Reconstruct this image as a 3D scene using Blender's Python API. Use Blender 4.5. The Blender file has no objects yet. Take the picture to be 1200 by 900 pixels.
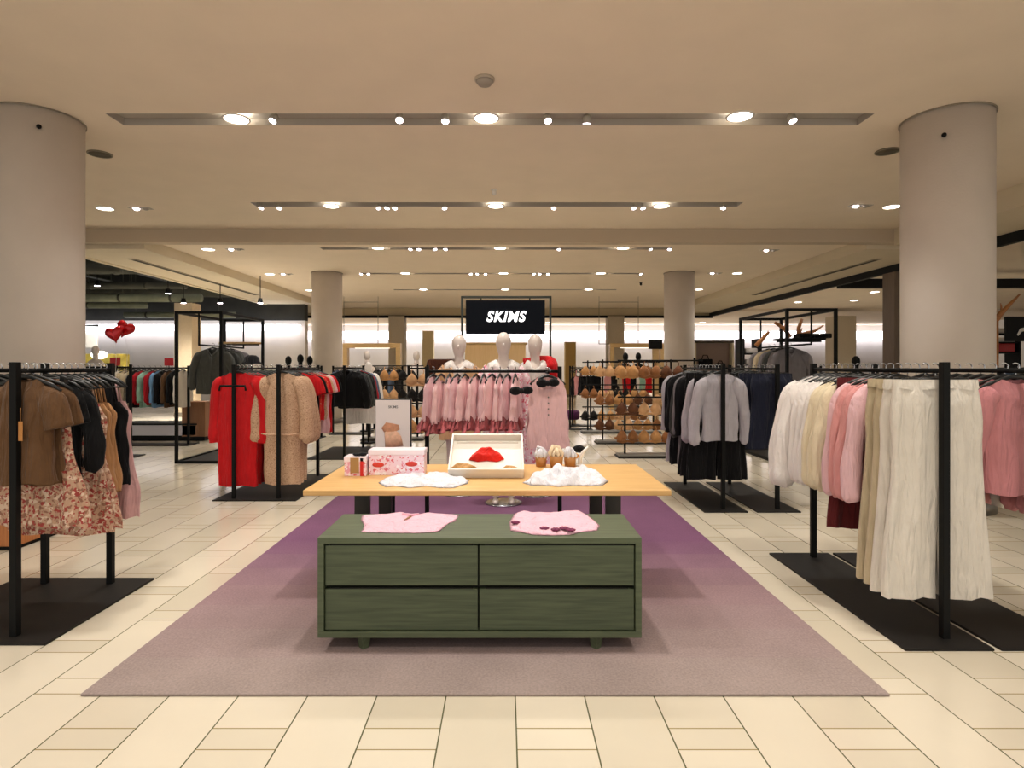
import bpy, bmesh, math, random
import numpy as np
from mathutils import Vector, Matrix
PI = math.pi
SC = bpy.context.scene
COL = SC.collection
FPX, CX0, CY0, EYE = 700.0, 592.0, 430.0, 1.4

# ------------------------------------------------------------------ camera
cam_d = bpy.data.cameras.new('camera'); cam = bpy.data.objects.new('camera', cam_d); COL.objects.link(cam)
cam.location = (0, 0, EYE); cam.rotation_euler = (PI/2, 0, 0)
cam_d.sensor_width = 36; cam_d.lens = FPX/1200*36
cam_d.shift_x = 8/1200; cam_d.shift_y = -20/1200
cam_d.clip_end = 200
SC.camera = cam
# ------------------------------------------------------------------ world, exposure
W = bpy.data.worlds.new('world'); SC.world = W; W.use_nodes = True
W.node_tree.nodes['Background'].inputs[0].default_value = (1.0, 0.94, 0.86, 1)
W.node_tree.nodes['Background'].inputs[1].default_value = 0.55
SC.view_settings.view_transform = 'Standard'; SC.view_settings.look = 'None'
SC.view_settings.gamma = 1; SC.view_settings.use_curve_mapping = False
SC.view_settings.exposure = 0.66
P_DOWN, P_SPOT = 120.0, 60.0       # watts of a round downlight and of a small slot spot

def at(px, py, d): return ((px-CX0)/FPX*d, d, EYE+(CY0-py)/FPX*d)
def X(px, d): return (px-CX0)/FPX*d
def Z(py, d): return EYE+(CY0-py)/FPX*d
def gd(py, z=0): return FPX*(EYE-z)/(py-CY0)      # depth of a point at height z seen at row py

# ------------------------------------------------------------------ materials
def lin(c):
    return tuple(((v/255)/12.92 if v/255 <= .04045 else ((v/255+.055)/1.055)**2.4) for v in c)
MATS = {}
def mat(name, rgb, rough=.7, metal=0, noise=0, scale=20, bump=0, bscale=150, emit=0, sheen=0, spec=.5, alpha=1, trans=0):
    if name in MATS: return MATS[name]
    m = bpy.data.materials.new(name); m.use_nodes = True; nt = m.node_tree; b = nt.nodes['Principled BSDF']
    c = lin(rgb)+(1,)
    b.inputs['Base Color'].default_value = c
    b.inputs['Roughness'].default_value = rough; b.inputs['Metallic'].default_value = metal
    b.inputs['Specular IOR Level'].default_value = spec
    if sheen: b.inputs['Sheen Weight'].default_value = sheen
    if trans: b.inputs['Transmission Weight'].default_value = trans
    if alpha < 1: b.inputs['Alpha'].default_value = alpha
    if emit: b.inputs['Emission Color'].default_value = c; b.inputs['Emission Strength'].default_value = emit
    if noise or bump:
        tc = nt.nodes.new('ShaderNodeTexCoord')
    if noise:
        n = nt.nodes.new('ShaderNodeTexNoise'); n.inputs['Scale'].default_value = scale; n.inputs['Detail'].default_value = 4
        nt.links.new(tc.outputs['Object'], n.inputs['Vector'])
        r = nt.nodes.new('ShaderNodeMapRange'); r.inputs[1].default_value = .25; r.inputs[2].default_value = .75
        r.inputs[3].default_value = 1-noise; r.inputs[4].default_value = 1+noise
        nt.links.new(n.outputs['Fac'], r.inputs[0])
        mx = nt.nodes.new('ShaderNodeMix'); mx.data_type = 'RGBA'; mx.blend_type = 'MULTIPLY'; mx.inputs[0].default_value = 1
        mx.inputs[6].default_value = c
        nt.links.new(r.outputs[0], mx.inputs[7]); nt.links.new(mx.outputs[2], b.inputs['Base Color'])
    if bump:
        n = nt.nodes.new('ShaderNodeTexNoise'); n.inputs['Scale'].default_value = bscale
        nt.links.new(tc.outputs['Object'], n.inputs['Vector'])
        bp = nt.nodes.new('ShaderNodeBump'); bp.inputs['Strength'].default_value = bump; bp.inputs['Distance'].default_value = .004
        nt.links.new(n.outputs['Fac'], bp.inputs['Height']); nt.links.new(bp.outputs[0], b.inputs['Normal'])
    MATS[name] = m; return m
def cloth(name, rgb, noise=.1):
    if 'cloth_'+name in MATS: return MATS['cloth_'+name]
    m = mat('cloth_'+name, rgb, .9, noise=noise, scale=14, sheen=.1, spec=.2); creases(m); return m
def creases(m):
    nt = m.node_tree; b = nt.nodes['Principled BSDF']; tc = nt.nodes.new('ShaderNodeTexCoord'); mp = nt.nodes.new('ShaderNodeMapping')
    mp.inputs['Scale'].default_value = (24, 24, 4.5); nt.links.new(tc.outputs['Object'], mp.inputs[0])
    n = nt.nodes.new('ShaderNodeTexNoise'); n.inputs['Scale'].default_value = 1; n.inputs['Detail'].default_value = 3; n.inputs['Distortion'].default_value = .6
    nt.links.new(mp.outputs[0], n.inputs['Vector'])
    n2 = nt.nodes.new('ShaderNodeTexNoise'); n2.inputs['Scale'].default_value = 260; nt.links.new(tc.outputs['Object'], n2.inputs['Vector'])
    b1 = nt.nodes.new('ShaderNodeBump'); b1.inputs['Strength'].default_value = .8; b1.inputs['Distance'].default_value = .035; nt.links.new(n.outputs['Fac'], b1.inputs['Height'])
    b2 = nt.nodes.new('ShaderNodeBump'); b2.inputs['Strength'].default_value = .3; b2.inputs['Distance'].default_value = .004; nt.links.new(n2.outputs['Fac'], b2.inputs['Height'])
    nt.links.new(b1.outputs[0], b2.inputs['Normal']); nt.links.new(b2.outputs[0], b.inputs['Normal'])
def printed(name, base, spots, scale=45, thr=.56, rough=.85):
    """cloth or card with several colours of small blotches printed on it"""
    if name in MATS: return MATS[name]
    m = bpy.data.materials.new(name); m.use_nodes = True; nt = m.node_tree; b = nt.nodes['Principled BSDF']
    b.inputs['Roughness'].default_value = rough
    tc = nt.nodes.new('ShaderNodeTexCoord'); prev = None
    cur = nt.nodes.new('ShaderNodeRGB'); cur.outputs[0].default_value = lin(base)+(1,); prev = cur.outputs[0]
    for i, sp in enumerate(spots):
        mp = nt.nodes.new('ShaderNodeMapping'); mp.inputs['Location'].default_value = (i*3.1, i*1.7, i*2.3)
        n = nt.nodes.new('ShaderNodeTexNoise'); n.inputs['Scale'].default_value = scale*(1+.3*i); n.inputs['Detail'].default_value = 1
        nt.links.new(tc.outputs['Object'], mp.inputs[0]); nt.links.new(mp.outputs[0], n.inputs['Vector'])
        g = nt.nodes.new('ShaderNodeMapRange'); g.inputs[1].default_value = thr; g.inputs[2].default_value = thr+.04
        nt.links.new(n.outputs['Fac'], g.inputs[0])
        mx = nt.nodes.new('ShaderNodeMix'); mx.data_type = 'RGBA'
        nt.links.new(g.outputs[0], mx.inputs[0]); nt.links.new(prev, mx.inputs[6]); mx.inputs[7].default_value = lin(sp)+(1,)
        prev = mx.outputs[2]
    nt.links.new(prev, b.inputs['Base Color']); MATS[name] = m; return m
def wood(name, a, bcol, axis=0, rough=.45, scale=3.0):
    if name in MATS: return MATS[name]
    m = bpy.data.materials.new(name); m.use_nodes = True; nt = m.node_tree; b = nt.nodes['Principled BSDF']
    b.inputs['Roughness'].default_value = rough
    tc = nt.nodes.new('ShaderNodeTexCoord'); mp = nt.nodes.new('ShaderNodeMapping')
    s = [22, 22, 22]; s[axis] = 1.2; mp.inputs['Scale'].default_value = s
    n = nt.nodes.new('ShaderNodeTexNoise'); n.inputs['Scale'].default_value = scale; n.inputs['Detail'].default_value = 6
    n.inputs['Distortion'].default_value = .4
    r = nt.nodes.new('ShaderNodeValToRGB'); r.color_ramp.elements[0].position = .3; r.color_ramp.elements[1].position = .7
    r.color_ramp.elements[0].color = lin(a)+(1,); r.color_ramp.elements[1].color = lin(bcol)+(1,)
    nt.links.new(tc.outputs['Object'], mp.inputs[0]); nt.links.new(mp.outputs[0], n.inputs['Vector'])
    nt.links.new(n.outputs['Fac'], r.inputs[0]); nt.links.new(r.outputs[0], b.inputs['Base Color'])
    bp = nt.nodes.new('ShaderNodeBump'); bp.inputs['Strength'].default_value = .15; bp.inputs['Distance'].default_value = .002
    nt.links.new(n.outputs['Fac'], bp.inputs['Height']); nt.links.new(bp.outputs[0], b.inputs['Normal'])
    MATS[name] = m; return m

def math_node(nt, op, a, b=None, c=None):
    n = nt.nodes.new('ShaderNodeMath'); n.operation = op
    for i, v in enumerate((a, b, c)):
        if v is None: continue
        if isinstance(v, (int, float)): n.inputs[i].default_value = v
        else: nt.links.new(v, n.inputs[i])
    return n.outputs[0]
def floor_material():
    m = bpy.data.materials.new('polished_cream_tile'); m.use_nodes = True; nt = m.node_tree; b = nt.nodes['Principled BSDF']
    g = nt.nodes.new('ShaderNodeNewGeometry'); sp = nt.nodes.new('ShaderNodeSeparateXYZ'); nt.links.new(g.outputs['Position'], sp.inputs[0])
    M_ = lambda *a: math_node(nt, *a)
    cx = M_('DIVIDE', M_('SUBTRACT', sp.outputs[0], .043), .2943)
    ci = M_('FLOOR', cx); fx = M_('SUBTRACT', cx, ci)
    gx = M_('MAXIMUM', M_('LESS_THAN', fx, .010), M_('GREATER_THAN', fx, .990))
    odd = M_('MODULO', M_('ADD', ci, 200), 2)
    yy = M_('DIVIDE', M_('SUBTRACT', sp.outputs[1], M_('ADD', 2.185, M_('MULTIPLY', odd, .3725))), .745)
    fy = M_('FRACT', M_('ADD', yy, 50))
    yi = M_('FLOOR', M_('ADD', yy, 50))
    small = M_('LESS_THAN', fy, .172)
    gy = M_('MAXIMUM', M_('LESS_THAN', M_('ABSOLUTE', M_('SUBTRACT', fy, .172)), .0045), M_('MAXIMUM', M_('LESS_THAN', fy, .0045), M_('GREATER_THAN', fy, .9955)))
    cmb = nt.nodes.new('ShaderNodeCombineXYZ'); nt.links.new(ci, cmb.inputs[0]); nt.links.new(yi, cmb.inputs[1]); nt.links.new(small, cmb.inputs[2])
    wn = nt.nodes.new('ShaderNodeTexWhiteNoise'); nt.links.new(cmb.outputs[0], wn.inputs['Vector'])
    r = nt.nodes.new('ShaderNodeValToRGB')
    r.color_ramp.elements[0].color = lin((202, 192, 172))+(1,); r.color_ramp.elements[1].color = lin((218, 208, 189))+(1,)
    nt.links.new(wn.outputs['Value'], r.inputs[0])
    n = nt.nodes.new('ShaderNodeTexNoise'); n.inputs['Scale'].default_value = 2.5; n.inputs['Detail'].default_value = 6
    nt.links.new(g.outputs['Position'], n.inputs['Vector'])
    mr = nt.nodes.new('ShaderNodeMapRange'); mr.inputs[3].default_value = .93; mr.inputs[4].default_value = 1.06; nt.links.new(n.outputs['Fac'], mr.inputs[0])
    mu = nt.nodes.new('ShaderNodeMix'); mu.data_type = 'RGBA'; mu.blend_type = 'MULTIPLY'; mu.inputs[0].default_value = 1
    nt.links.new(r.outputs[0], mu.inputs[6]); nt.links.new(mr.outputs[0], mu.inputs[7])
    m1 = nt.nodes.new('ShaderNodeMix'); m1.data_type = 'RGBA'; nt.links.new(gy, m1.inputs[0]); nt.links.new(mu.outputs[2], m1.inputs[6]); m1.inputs[7].default_value = lin((150, 135, 95))+(1,)
    m2 = nt.nodes.new('ShaderNodeMix'); m2.data_type = 'RGBA'; nt.links.new(gx, m2.inputs[0]); nt.links.new(m1.outputs[2], m2.inputs[6]); m2.inputs[7].default_value = lin((92, 92, 66))+(1,)
    nt.links.new(m2.outputs[2], b.inputs['Base Color'])
    b.inputs['Roughness'].default_value = .16; b.inputs['Specular IOR Level'].default_value = .45
    return m
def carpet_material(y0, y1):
    m = bpy.data.materials.new('graded_carpet'); m.use_nodes = True; nt = m.node_tree; b = nt.nodes['Principled BSDF']
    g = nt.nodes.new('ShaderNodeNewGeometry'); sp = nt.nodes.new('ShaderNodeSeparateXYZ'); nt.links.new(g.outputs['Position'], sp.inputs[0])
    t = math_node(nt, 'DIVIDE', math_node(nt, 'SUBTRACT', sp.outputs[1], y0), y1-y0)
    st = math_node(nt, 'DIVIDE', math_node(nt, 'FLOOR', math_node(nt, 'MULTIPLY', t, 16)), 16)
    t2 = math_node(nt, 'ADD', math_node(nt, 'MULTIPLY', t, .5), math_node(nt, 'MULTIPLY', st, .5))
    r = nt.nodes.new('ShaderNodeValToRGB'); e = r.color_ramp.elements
    e[0].color = lin((152, 137, 132))+(1,); e[1].color = lin((116, 80, 106))+(1,); e[1].position = .42  # taupe in front, stepping to purple towards the back
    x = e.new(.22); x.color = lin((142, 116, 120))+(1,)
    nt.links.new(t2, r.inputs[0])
    n = nt.nodes.new('ShaderNodeTexNoise'); n.inputs['Scale'].default_value = 90; n.inputs['Detail'].default_value = 5; nt.links.new(g.outputs['Position'], n.inputs['Vector'])
    n2 = nt.nodes.new('ShaderNodeTexNoise'); n2.inputs['Scale'].default_value = 3; n2.inputs['Detail'].default_value = 4; nt.links.new(g.outputs['Position'], n2.inputs['Vector'])
    mr = nt.nodes.new('ShaderNodeMapRange'); mr.inputs[1].default_value = .3; mr.inputs[2].default_value = .7; mr.inputs[3].default_value = .78; mr.inputs[4].default_value = 1.2
    nt.links.new(math_node(nt, 'ADD', math_node(nt, 'MULTIPLY', n.outputs['Fac'], .65), math_node(nt, 'MULTIPLY', n2.outputs['Fac'], .35)), mr.inputs[0])
    mu = nt.nodes.new('ShaderNodeMix'); mu.data_type = 'RGBA'; mu.blend_type = 'MULTIPLY'; mu.inputs[0].default_value = 1
    nt.links.new(r.outputs[0], mu.inputs[6]); nt.links.new(mr.outputs[0], mu.inputs[7]); nt.links.new(mu.outputs[2], b.inputs['Base Color'])
    b.inputs['Roughness'].default_value = .95; b.inputs['Specular IOR Level'].default_value = .1
    bp = nt.nodes.new('ShaderNodeBump'); bp.inputs['Strength'].default_value = .5; bp.inputs['Distance'].default_value = .004
    nt.links.new(n.outputs['Fac'], bp.inputs['Height']); nt.links.new(bp.outputs[0], b.inputs['Normal'])
    return m

BLACK = mat('black_powder_coat', (10, 11, 11), .6, noise=.15, scale=30, spec=.2)
PLATE = mat('black_base_plate', (20, 17, 15), .55, noise=.25, scale=12, spec=.3)
CHROME = mat('chrome', (200, 205, 210), .2, metal=1)
PLAS_B = mat('black_plastic', (20, 22, 22), .4)
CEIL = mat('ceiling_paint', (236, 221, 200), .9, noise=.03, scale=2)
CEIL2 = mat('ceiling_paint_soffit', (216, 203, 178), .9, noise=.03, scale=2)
COLM = mat('column_plaster', (208, 198, 188), .75, noise=.05, scale=2, bump=.2, bscale=60)
SLOT = mat('slot_grey', (172, 165, 155), .7)
LAMP = mat('lamp_glow', (255, 246, 232), .5, emit=9)
LAMPS = mat('small_lamp_glow', (255, 240, 245), .5, emit=12)
WHITE = mat('white_paint', (232, 228, 222), .6, noise=.03)

# ------------------------------------------------------------------ mesh builder
class MB:
    def __init__(s): s.v = []; s.f = []; s.sm = []
    def add(s, vs, fs, smooth=True):
        o = len(s.v); s.v += [tuple(p) for p in vs]
        s.f += [tuple(i+o for i in f) for f in fs]; s.sm += [smooth]*len(fs); return s
    def box(s, x0, x1, y0, y1, z0, z1):
        v = [(x, y, z) for x in (x0, x1) for y in (y0, y1) for z in (z0, z1)]
        return s.add(v, [(0,1,3,2),(4,6,7,5),(0,4,5,1),(2,3,7,6),(0,2,6,4),(1,5,7,3)], False)
    def bbox(s, x0, x1, y0, y1, z0, z1, r=.004):     # bevelled box
        bm = bmesh.new(); bmesh.ops.create_cube(bm, size=1)
        for q in bm.verts: q.co = Vector(((x0+x1)/2+q.co.x*(x1-x0), (y0+y1)/2+q.co.y*(y1-y0), (z0+z1)/2+q.co.z*(z1-z0)))
        bmesh.ops.bevel(bm, geom=bm.edges[:], offset=r, segments=2, affect='EDGES', profile=.6)
        bm.verts.index_update(); s.add([q.co[:] for q in bm.verts], [[q.index for q in f.verts] for f in bm.faces], False); bm.free(); return s
    def tube(s, pts, r, n=8, cap=True, flat=1.0, smooth=True):
        pts = [Vector(p) for p in pts]; rs = r if isinstance(r, (list, tuple)) else [r]*len(pts)
        vs = []; fs = []
        up = None
        for i, p in enumerate(pts):
            t = (pts[min(i+1, len(pts)-1)]-pts[max(i-1, 0)]).normalized()
            if up is None:
                up = Vector((0, 1, 0)) if abs(t.y) < .9 else Vector((0, 0, 1))
            a = t.cross(up).normalized(); b = a.cross(t).normalized(); up = b
            for k in range(n):
                w = 2*PI*k/n; vs.append(p+a*math.cos(w)*rs[i]+b*math.sin(w)*rs[i]*flat)
        for i in range(len(pts)-1):
            for k in range(n):
                fs.append((i*n+k, i*n+(k+1)%n, (i+1)*n+(k+1)%n, (i+1)*n+k))
        if cap: fs += [tuple(range(n))[::-1], tuple(range((len(pts)-1)*n, len(pts)*n))]
        return s.add(vs, fs, smooth)
    def lathe(s, prof, cx=0, cy=0, n=24, smooth=True, cap=True):
        vs = [(cx+r*math.cos(2*PI*k/n), cy+r*math.sin(2*PI*k/n), z) for r, z in prof for k in range(n)]
        fs = [(i*n+k, i*n+(k+1)%n, (i+1)*n+(k+1)%n, (i+1)*n+k) for i in range(len(prof)-1) for k in range(n)]
        if cap and prof[0][0] > 1e-4: fs.append(tuple(range(n))[::-1])
        if cap and prof[-1][0] > 1e-4: fs.append(tuple(range((len(prof)-1)*n, len(prof)*n)))
        return s.add(vs, fs, smooth)
    def ball(s, c, r, sx=1, sy=1, sz=1, n=12, m=8):
        vs = []; fs = []
        for j in range(m+1):
            p = PI*j/m
            for k in range(n):
                w = 2*PI*k/n
                vs.append((c[0]+r*sx*math.sin(p)*math.cos(w), c[1]+r*sy*math.sin(p)*math.sin(w), c[2]+r*sz*math.cos(p)))
        for j in range(m):
            for k in range(n): fs.append((j*n+k, (j+1)*n+k, (j+1)*n+(k+1)%n, j*n+(k+1)%n))
        return s.add(vs, fs)
    def build(s, name, m, parent=None, loc=(0,0,0), rz=0):
        me = bpy.data.meshes.new(name); me.from_pydata(s.v, [], s.f)
        me.polygons.foreach_set('use_smooth', s.sm); me.update()
        o = bpy.data.objects.new(name, me); COL.objects.link(o); me.materials.append(m)
        bm = bmesh.new(); bm.from_mesh(me); bmesh.ops.recalc_face_normals(bm, faces=bm.faces[:]); bm.to_mesh(me); bm.free()
        if parent: o.parent = parent
        o.location = loc; o.rotation_euler = (0, 0, rz)
        return o
def tag(o, label, cat, group=None, kind=None):
    o['label'] = label; o['category'] = cat
    if group: o['group'] = group
    if kind: o['kind'] = kind
    return o
def struct(o): o['kind'] = 'structure'; return o
def empty(name, loc, label, cat, group=None, rz=0):
    o = bpy.data.objects.new(name, None); COL.objects.link(o); o.location = loc; o.rotation_euler = (0, 0, rz)
    return tag(o, label, cat, group)
def copy_tree(o, loc=None, rz=0, parent=None):
    c = o.copy(); COL.objects.link(c); c.parent = parent
    if parent is None: c.location = loc; c.rotation_euler = (0, 0, rz)
    for ch in list(o.children): copy_tree(ch, parent=c)
    return c
ORD = ['nearest','second','third','fourth','fifth','sixth','seventh','eighth','ninth','tenth','eleventh','twelfth','thirteenth','fourteenth','fifteenth','sixteenth','seventeenth','eighteenth','nineteenth','twentieth','twenty-first','twenty-second','twenty-third','twenty-fourth']

# ================================================================== STRUCTURE
fl = MB().box(-24, 24, -1.5, 34, -.05, 0).build('floor', floor_material()); struct(fl)
HC1, HC2, HC3 = 3.89, 3.76, 3.56
# ceilings: strips left between the recessed lighting slots
SLOTS = [(-.15, .14, -3.9, 3.6, HC1), (2.86, 3.15, -3.9, 3.6, HC1), (5.87, 6.16, -3.93, 3.63, HC1), (9.03, 9.28, -3.86, 3.6, HC1),
         (11.80, 12.02, -3.67, 3.3, HC2), (15.0, 15.2, -3.65, 3.5, HC2), (18.15, 18.35, -3.4, 3.4, HC2)]
def ceiling_band(name, y0, y1, x0, x1, z, slots):
    b = MB(); y = y0
    for (a, c, sx0, sx1, _) in slots:
        b.box(x0, x1, y, a, z, z+.2)
        b.box(x0, sx0, a, c, z, z+.2); b.box(sx1, x1, a, c, z, z+.2); y = c
    b.box(x0, x1, y, y1, z, z+.2)
    o = b.build(name, CEIL); struct(o)
ceiling_band('ceiling_front', -1.5, 10.75, -8.2, 7.6, HC1, SLOTS[:4])
ceiling_band('ceiling_rear', 10.95, 24.0, -6.62, 6.62, HC2, SLOTS[4:])
for i, (a, c, x0, x1, z) in enumerate(SLOTS):
    b = MB().box(x0, x1, a, c, z+.07, z+.2).box(x0, x1, c-.004, c, z, z+.07).box(x0, x0+.004, a, c, z, z+.07).box(x1-.004, x1, a, c, z, z+.07)
    struct(b.build('trim_%d' % (i+20), SLOT))
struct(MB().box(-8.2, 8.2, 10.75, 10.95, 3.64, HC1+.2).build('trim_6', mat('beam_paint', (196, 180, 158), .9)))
for sgn in (-1, 1):      # side soffits with their long air slots
    b = MB()
    xs = sorted((sgn*6.62, sgn*8.2))
    b.box(xs[0], xs[1], 10.95, 24, HC3, HC3+.25)
    if sgn > 0: b.box(7.0, 8.2, -1.5, 10.75, HC3+.02, HC3+.5)
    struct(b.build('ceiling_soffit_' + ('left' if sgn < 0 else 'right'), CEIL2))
    xs = sorted((sgn*8.2, sgn*8.3))
    struct(MB().box(xs[0], xs[1], -1.5, 24, HC3-(.03 if sgn < 0 else .15), HC3+.45).build('trim_%d' % (7 if sgn < 0 else 8), CEIL2 if sgn < 0 else BLACK))
    d = empty('air_diffuser', (sgn*7.45, 14.5, HC3), 'long dark linear air slot in the %s side soffit' % ('left' if sgn < 0 else 'right'), 'air vent')
    MB().box(-.07, .07, -2.6, 3.4, -.012, 0).build('frame', mat('vent_grey', (150, 140, 118), .7), d)
    MB().box(-.035, .035, -2.5, 3.3, -.02, -.010).build('slot', mat('vent_dark', (60, 54, 44), .8), d)
# header and storefront at the rear
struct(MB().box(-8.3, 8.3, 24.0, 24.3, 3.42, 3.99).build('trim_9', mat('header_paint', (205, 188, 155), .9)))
struct(MB().box(-8.3, 8.3, 23.9, 24.0, 3.36, 3.46).build('trim_10', BLACK))
struct(MB().box(-24, 24, 24.3, 33, 3.66, 3.8).build('ceiling_beyond', CEIL))
struct(MB().box(-13, 22, 32.4, 32.7, 0, 3.66).build('wall_back', mat('back_wall', (196, 190, 184), .8, noise=.05, scale=1)))
struct(MB().box(-22, -6.9, 20.6, 20.9, 0, 3.0).build('wall_left_rear', mat('left_back_wall', (222, 216, 210), .75, noise=.05, scale=1)))
struct(MB().box(8.3, 24, 3, 24.3, HC2, HC2+.2).build('ceiling_right', CEIL))
struct(MB().box(-24, -8.3, -1.5, 24, 5.0, 5.2).build('ceiling_left', mat('open_ceiling_dark', (38, 38, 34), .9)))
struct(MB().box(-24, -6.9, 20.55, 20.9, 3.0, 5.0).build('wall_upper_left', mat('upper_wall_dark', (46, 46, 42), .9, noise=.3, scale=2)))
struct(MB().box(-24, -23.8, -1.5, 33, 0, 5).build('wall_left', WHITE))
struct(MB().box(23.8, 24, -1.5, 33, 0, 5).build('wall_right', WHITE))
struct(MB().box(8.3, 22, 14.75, 14.95, 3.36, 3.58).build('trim_11', BLACK))
GLOW = mat('cove_light_white', (250, 248, 255), .5, emit=1.9)
GLOW2 = mat('cove_light_warm', (255, 246, 230), .5, emit=1.1)
# backlit cove strips at the top of the rear walls
for i, (x0, x1, y, z0, z1) in enumerate([(-12.8, 21.8, 31.9, 2.85, 3.3), (-21.5, -7.0, 20.2, 2.62, 2.84)]):
    o = MB().bbox(x0, x1, y, y+.1, z0, z1, .02).box(x0, x1, y+.1, y+(.4 if i == 0 else .3), z1-.02, z1).build('cove_light', GLOW)
    tag(o, ['long glowing white cove light along the top of the far back wall', 'glowing white cove light topping the wall behind the heart balloons'][i], 'light')
# --- big round columns
for (cx, cy, r, h, lab) in [(4.43, 6.0, .39, HC1, 'big pale round column at the right behind the cream trouser rack'),
                            (-4.69, 6.0, .39, HC1, 'big pale round column at the left edge above the black rack'),
                            (4.37, 15, .37, HC2, 'slim pale round column right of the black sign, mid distance'),
                            (-4.47, 15, .37, HC2, 'slim pale round column between balloons and poster, mid distance')]:
    e = empty('column', (cx, cy, 0), lab, 'column', 'round columns')
    MB().lathe([(r, 0), (r, h)], n=64).build('shaft', COLM, e)
    MB().lathe([(r+.004, h-.014), (r+.014, h-.014), (r+.014, h-.002), (r+.004, h-.002)], n=64, cap=False).build('ceiling_ring', mat('ring_grey', (150, 138, 120), .7), e)
    MB().lathe([(r+.002, 0), (r+.012, 0), (r+.012, .12), (r+.002, .12)], n=64, cap=False).build('base_ring', mat('ring_metal', (120, 115, 108), .4, metal=.6), e)
    if cy < 10:
        MB().ball((-cx/abs(cx)*.25-.0, -.30*1.04, h-.28 if cx > 0 else h-.2), .022).build('sensor', BLACK, e)
for (cx, cy, w, h, c, lab) in [(X(466, 24), 24, .31, 3.42, (186, 172, 150), 'square beige pier left of the black sign in the rear header line'),
                         (X(720.5, 24), 24, .32, 3.42, (186, 172, 150), 'square beige pier right of the black sign in the rear header line'),
                         (X(502, 30), 30, .27, 3.2, (196, 178, 140), 'narrow tan pillar far back, left of the black sign'),
                         (X(668, 28), 28, .25, Z(401, 28), (180, 150, 90), 'narrow ochre pillar far back, right of the black sign'),
                         (X(985, 24), 24, .4, 3.42, (186, 172, 150), 'square beige pier far right behind the black frame'),
                         (X(220, 17), 17, .25, 3.2, (200, 180, 150), 'square tan pier behind the left black frame')]:
    e = empty('pier', (cx, cy, 0), lab, 'pillar')
    MB().bbox(-w, w, -w, w, 0, h, .01).build('shaft', mat('pier_%d%d' % (c[0], c[2]), c, .8, noise=.04), e)
    MB().bbox(-w-.015, w+.015, -w-.015, w+.015, 0, .12, .005).build('plinth', mat('plinth', (120, 110, 95), .6), e)
# --- brown post on the right soffit edge
e = empty('partition_post', (8.24, 12.7, 0), 'tall brown wooden partition post just left of the right big column', 'post')
MB().bbox(-.09, .0, -.2, .2, 0, HC3-.16, .006).build('panel', wood('brown_panel', (92, 74, 56), (112, 92, 70), 2), e)
MB().bbox(.0, .06, -.16, .16, 0, HC3-.16, .006).build('dark_edge', BLACK, e)
# --- hanging wire frames near the header (thin rods)
for (x0, x1, px, py) in [(403, 443, 354, 384), (702, 748, 354, 384)]:
    d = 20.0; t = empty('ceiling_hanger', (X((x0+x1)/2, d), d, Z(py, d)), 'thin wire hanging frame under the rear ceiling, %s of the sign' % ('left' if x0 < 500 else 'right'), 'frame')
    w = X(x1, d)-X(x0, d); h = Z(px, d)-Z(403, d); z0 = Z(403, d)-Z(py, d)
    MB().tube([(-w/2, 0, z0), (-w/2, 0, z0+h), (w/2, 0, z0+h), (w/2, 0, z0)], .012, 6).tube([(-w/2, 0, z0+h), (-w/2, 0, HC2-Z(py, d))], .006, 6).tube([(w/2, 0, z0+h), (w/2, 0, HC2-Z(py, d))], .006, 6).build('rod', mat('thin_rod', (120, 112, 90), .5), t)
    MB().tube([(-w/2, 0, z0), (w/2, 0, z0)], .012, 6).build('lower_rod', mat('thin_rod', (120, 112, 90), .5), t)

# ================================================================== LIGHT FIXTURES
def downlight(px, py, z, size=.115, watts=P_DOWN, lab='', real=True):
    d = FPX*(z-EYE)/(CY0-py); x = X(px, d)
    t = empty('downlight', (x, d, z), lab, 'ceiling light', 'round ceiling downlights')
    MB().lathe([(size*1.0, 0), (size*1.16, 0), (size*1.16, -.008), (size*1.0, -.012)], n=28, cap=False).build('trim_ring', WHITE, t)
    MB().lathe([(0, -.006), (size, -.006), (size, -.004), (0, -.004)], n=28).build('lens', LAMP, t)
    if real:
        l = bpy.data.lights.new('downlight_beam', 'SPOT'); l.energy = watts; l.spot_size = math.radians(118); l.spot_blend = .9
        l.shadow_soft_size = size; l.color = (1, .95, .87)
        lo = bpy.data.objects.new('beam', l); COL.objects.link(lo); lo.parent = t; lo.location = (0, 0, -.03)
    return t
def slot_spot(px, py, z, lab, aim=(0, -.25), real=False, watts=P_SPOT):
    d = FPX*(z-EYE)/(CY0-py); x = X(px, d)
    t = empty('spotlight', (x, d, z), lab, 'ceiling light', 'small ceiling spotlights')
    ax, ay = aim; L = Vector((ax, ay, -1)).normalized()
    a = Vector((0, 0, .060)); b = a+L*.085
    MB().tube([a, a+L*.02, b], [.022, .04, .045], 14).build('housing', mat('spot_grey', (170, 164, 152), .5), t)
    MB().tube([(0, 0, .07), (0, 0, .04)], .010, 8).build('stem', mat('spot_grey', (170, 164, 152), .5), t)
    MB().tube([b-L*.004, b+L*.004], .036, 14).build('lens', LAMPS, t)
    if real:
        l = bpy.data.lights.new('spot_beam', 'SPOT'); l.energy = watts; l.spot_size = math.radians(62); l.spot_blend = .7
        l.shadow_soft_size = .04; l.color = (1, .95, .89)
        lo = bpy.data.objects.new('beam', l); COL.objects.link(lo); lo.parent = t; lo.location = b+L*.02
        lo.rotation_euler = L.to_track_quat('-Z', 'Y').to_euler()
names3 = ['left', 'middle', 'right']
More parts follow.
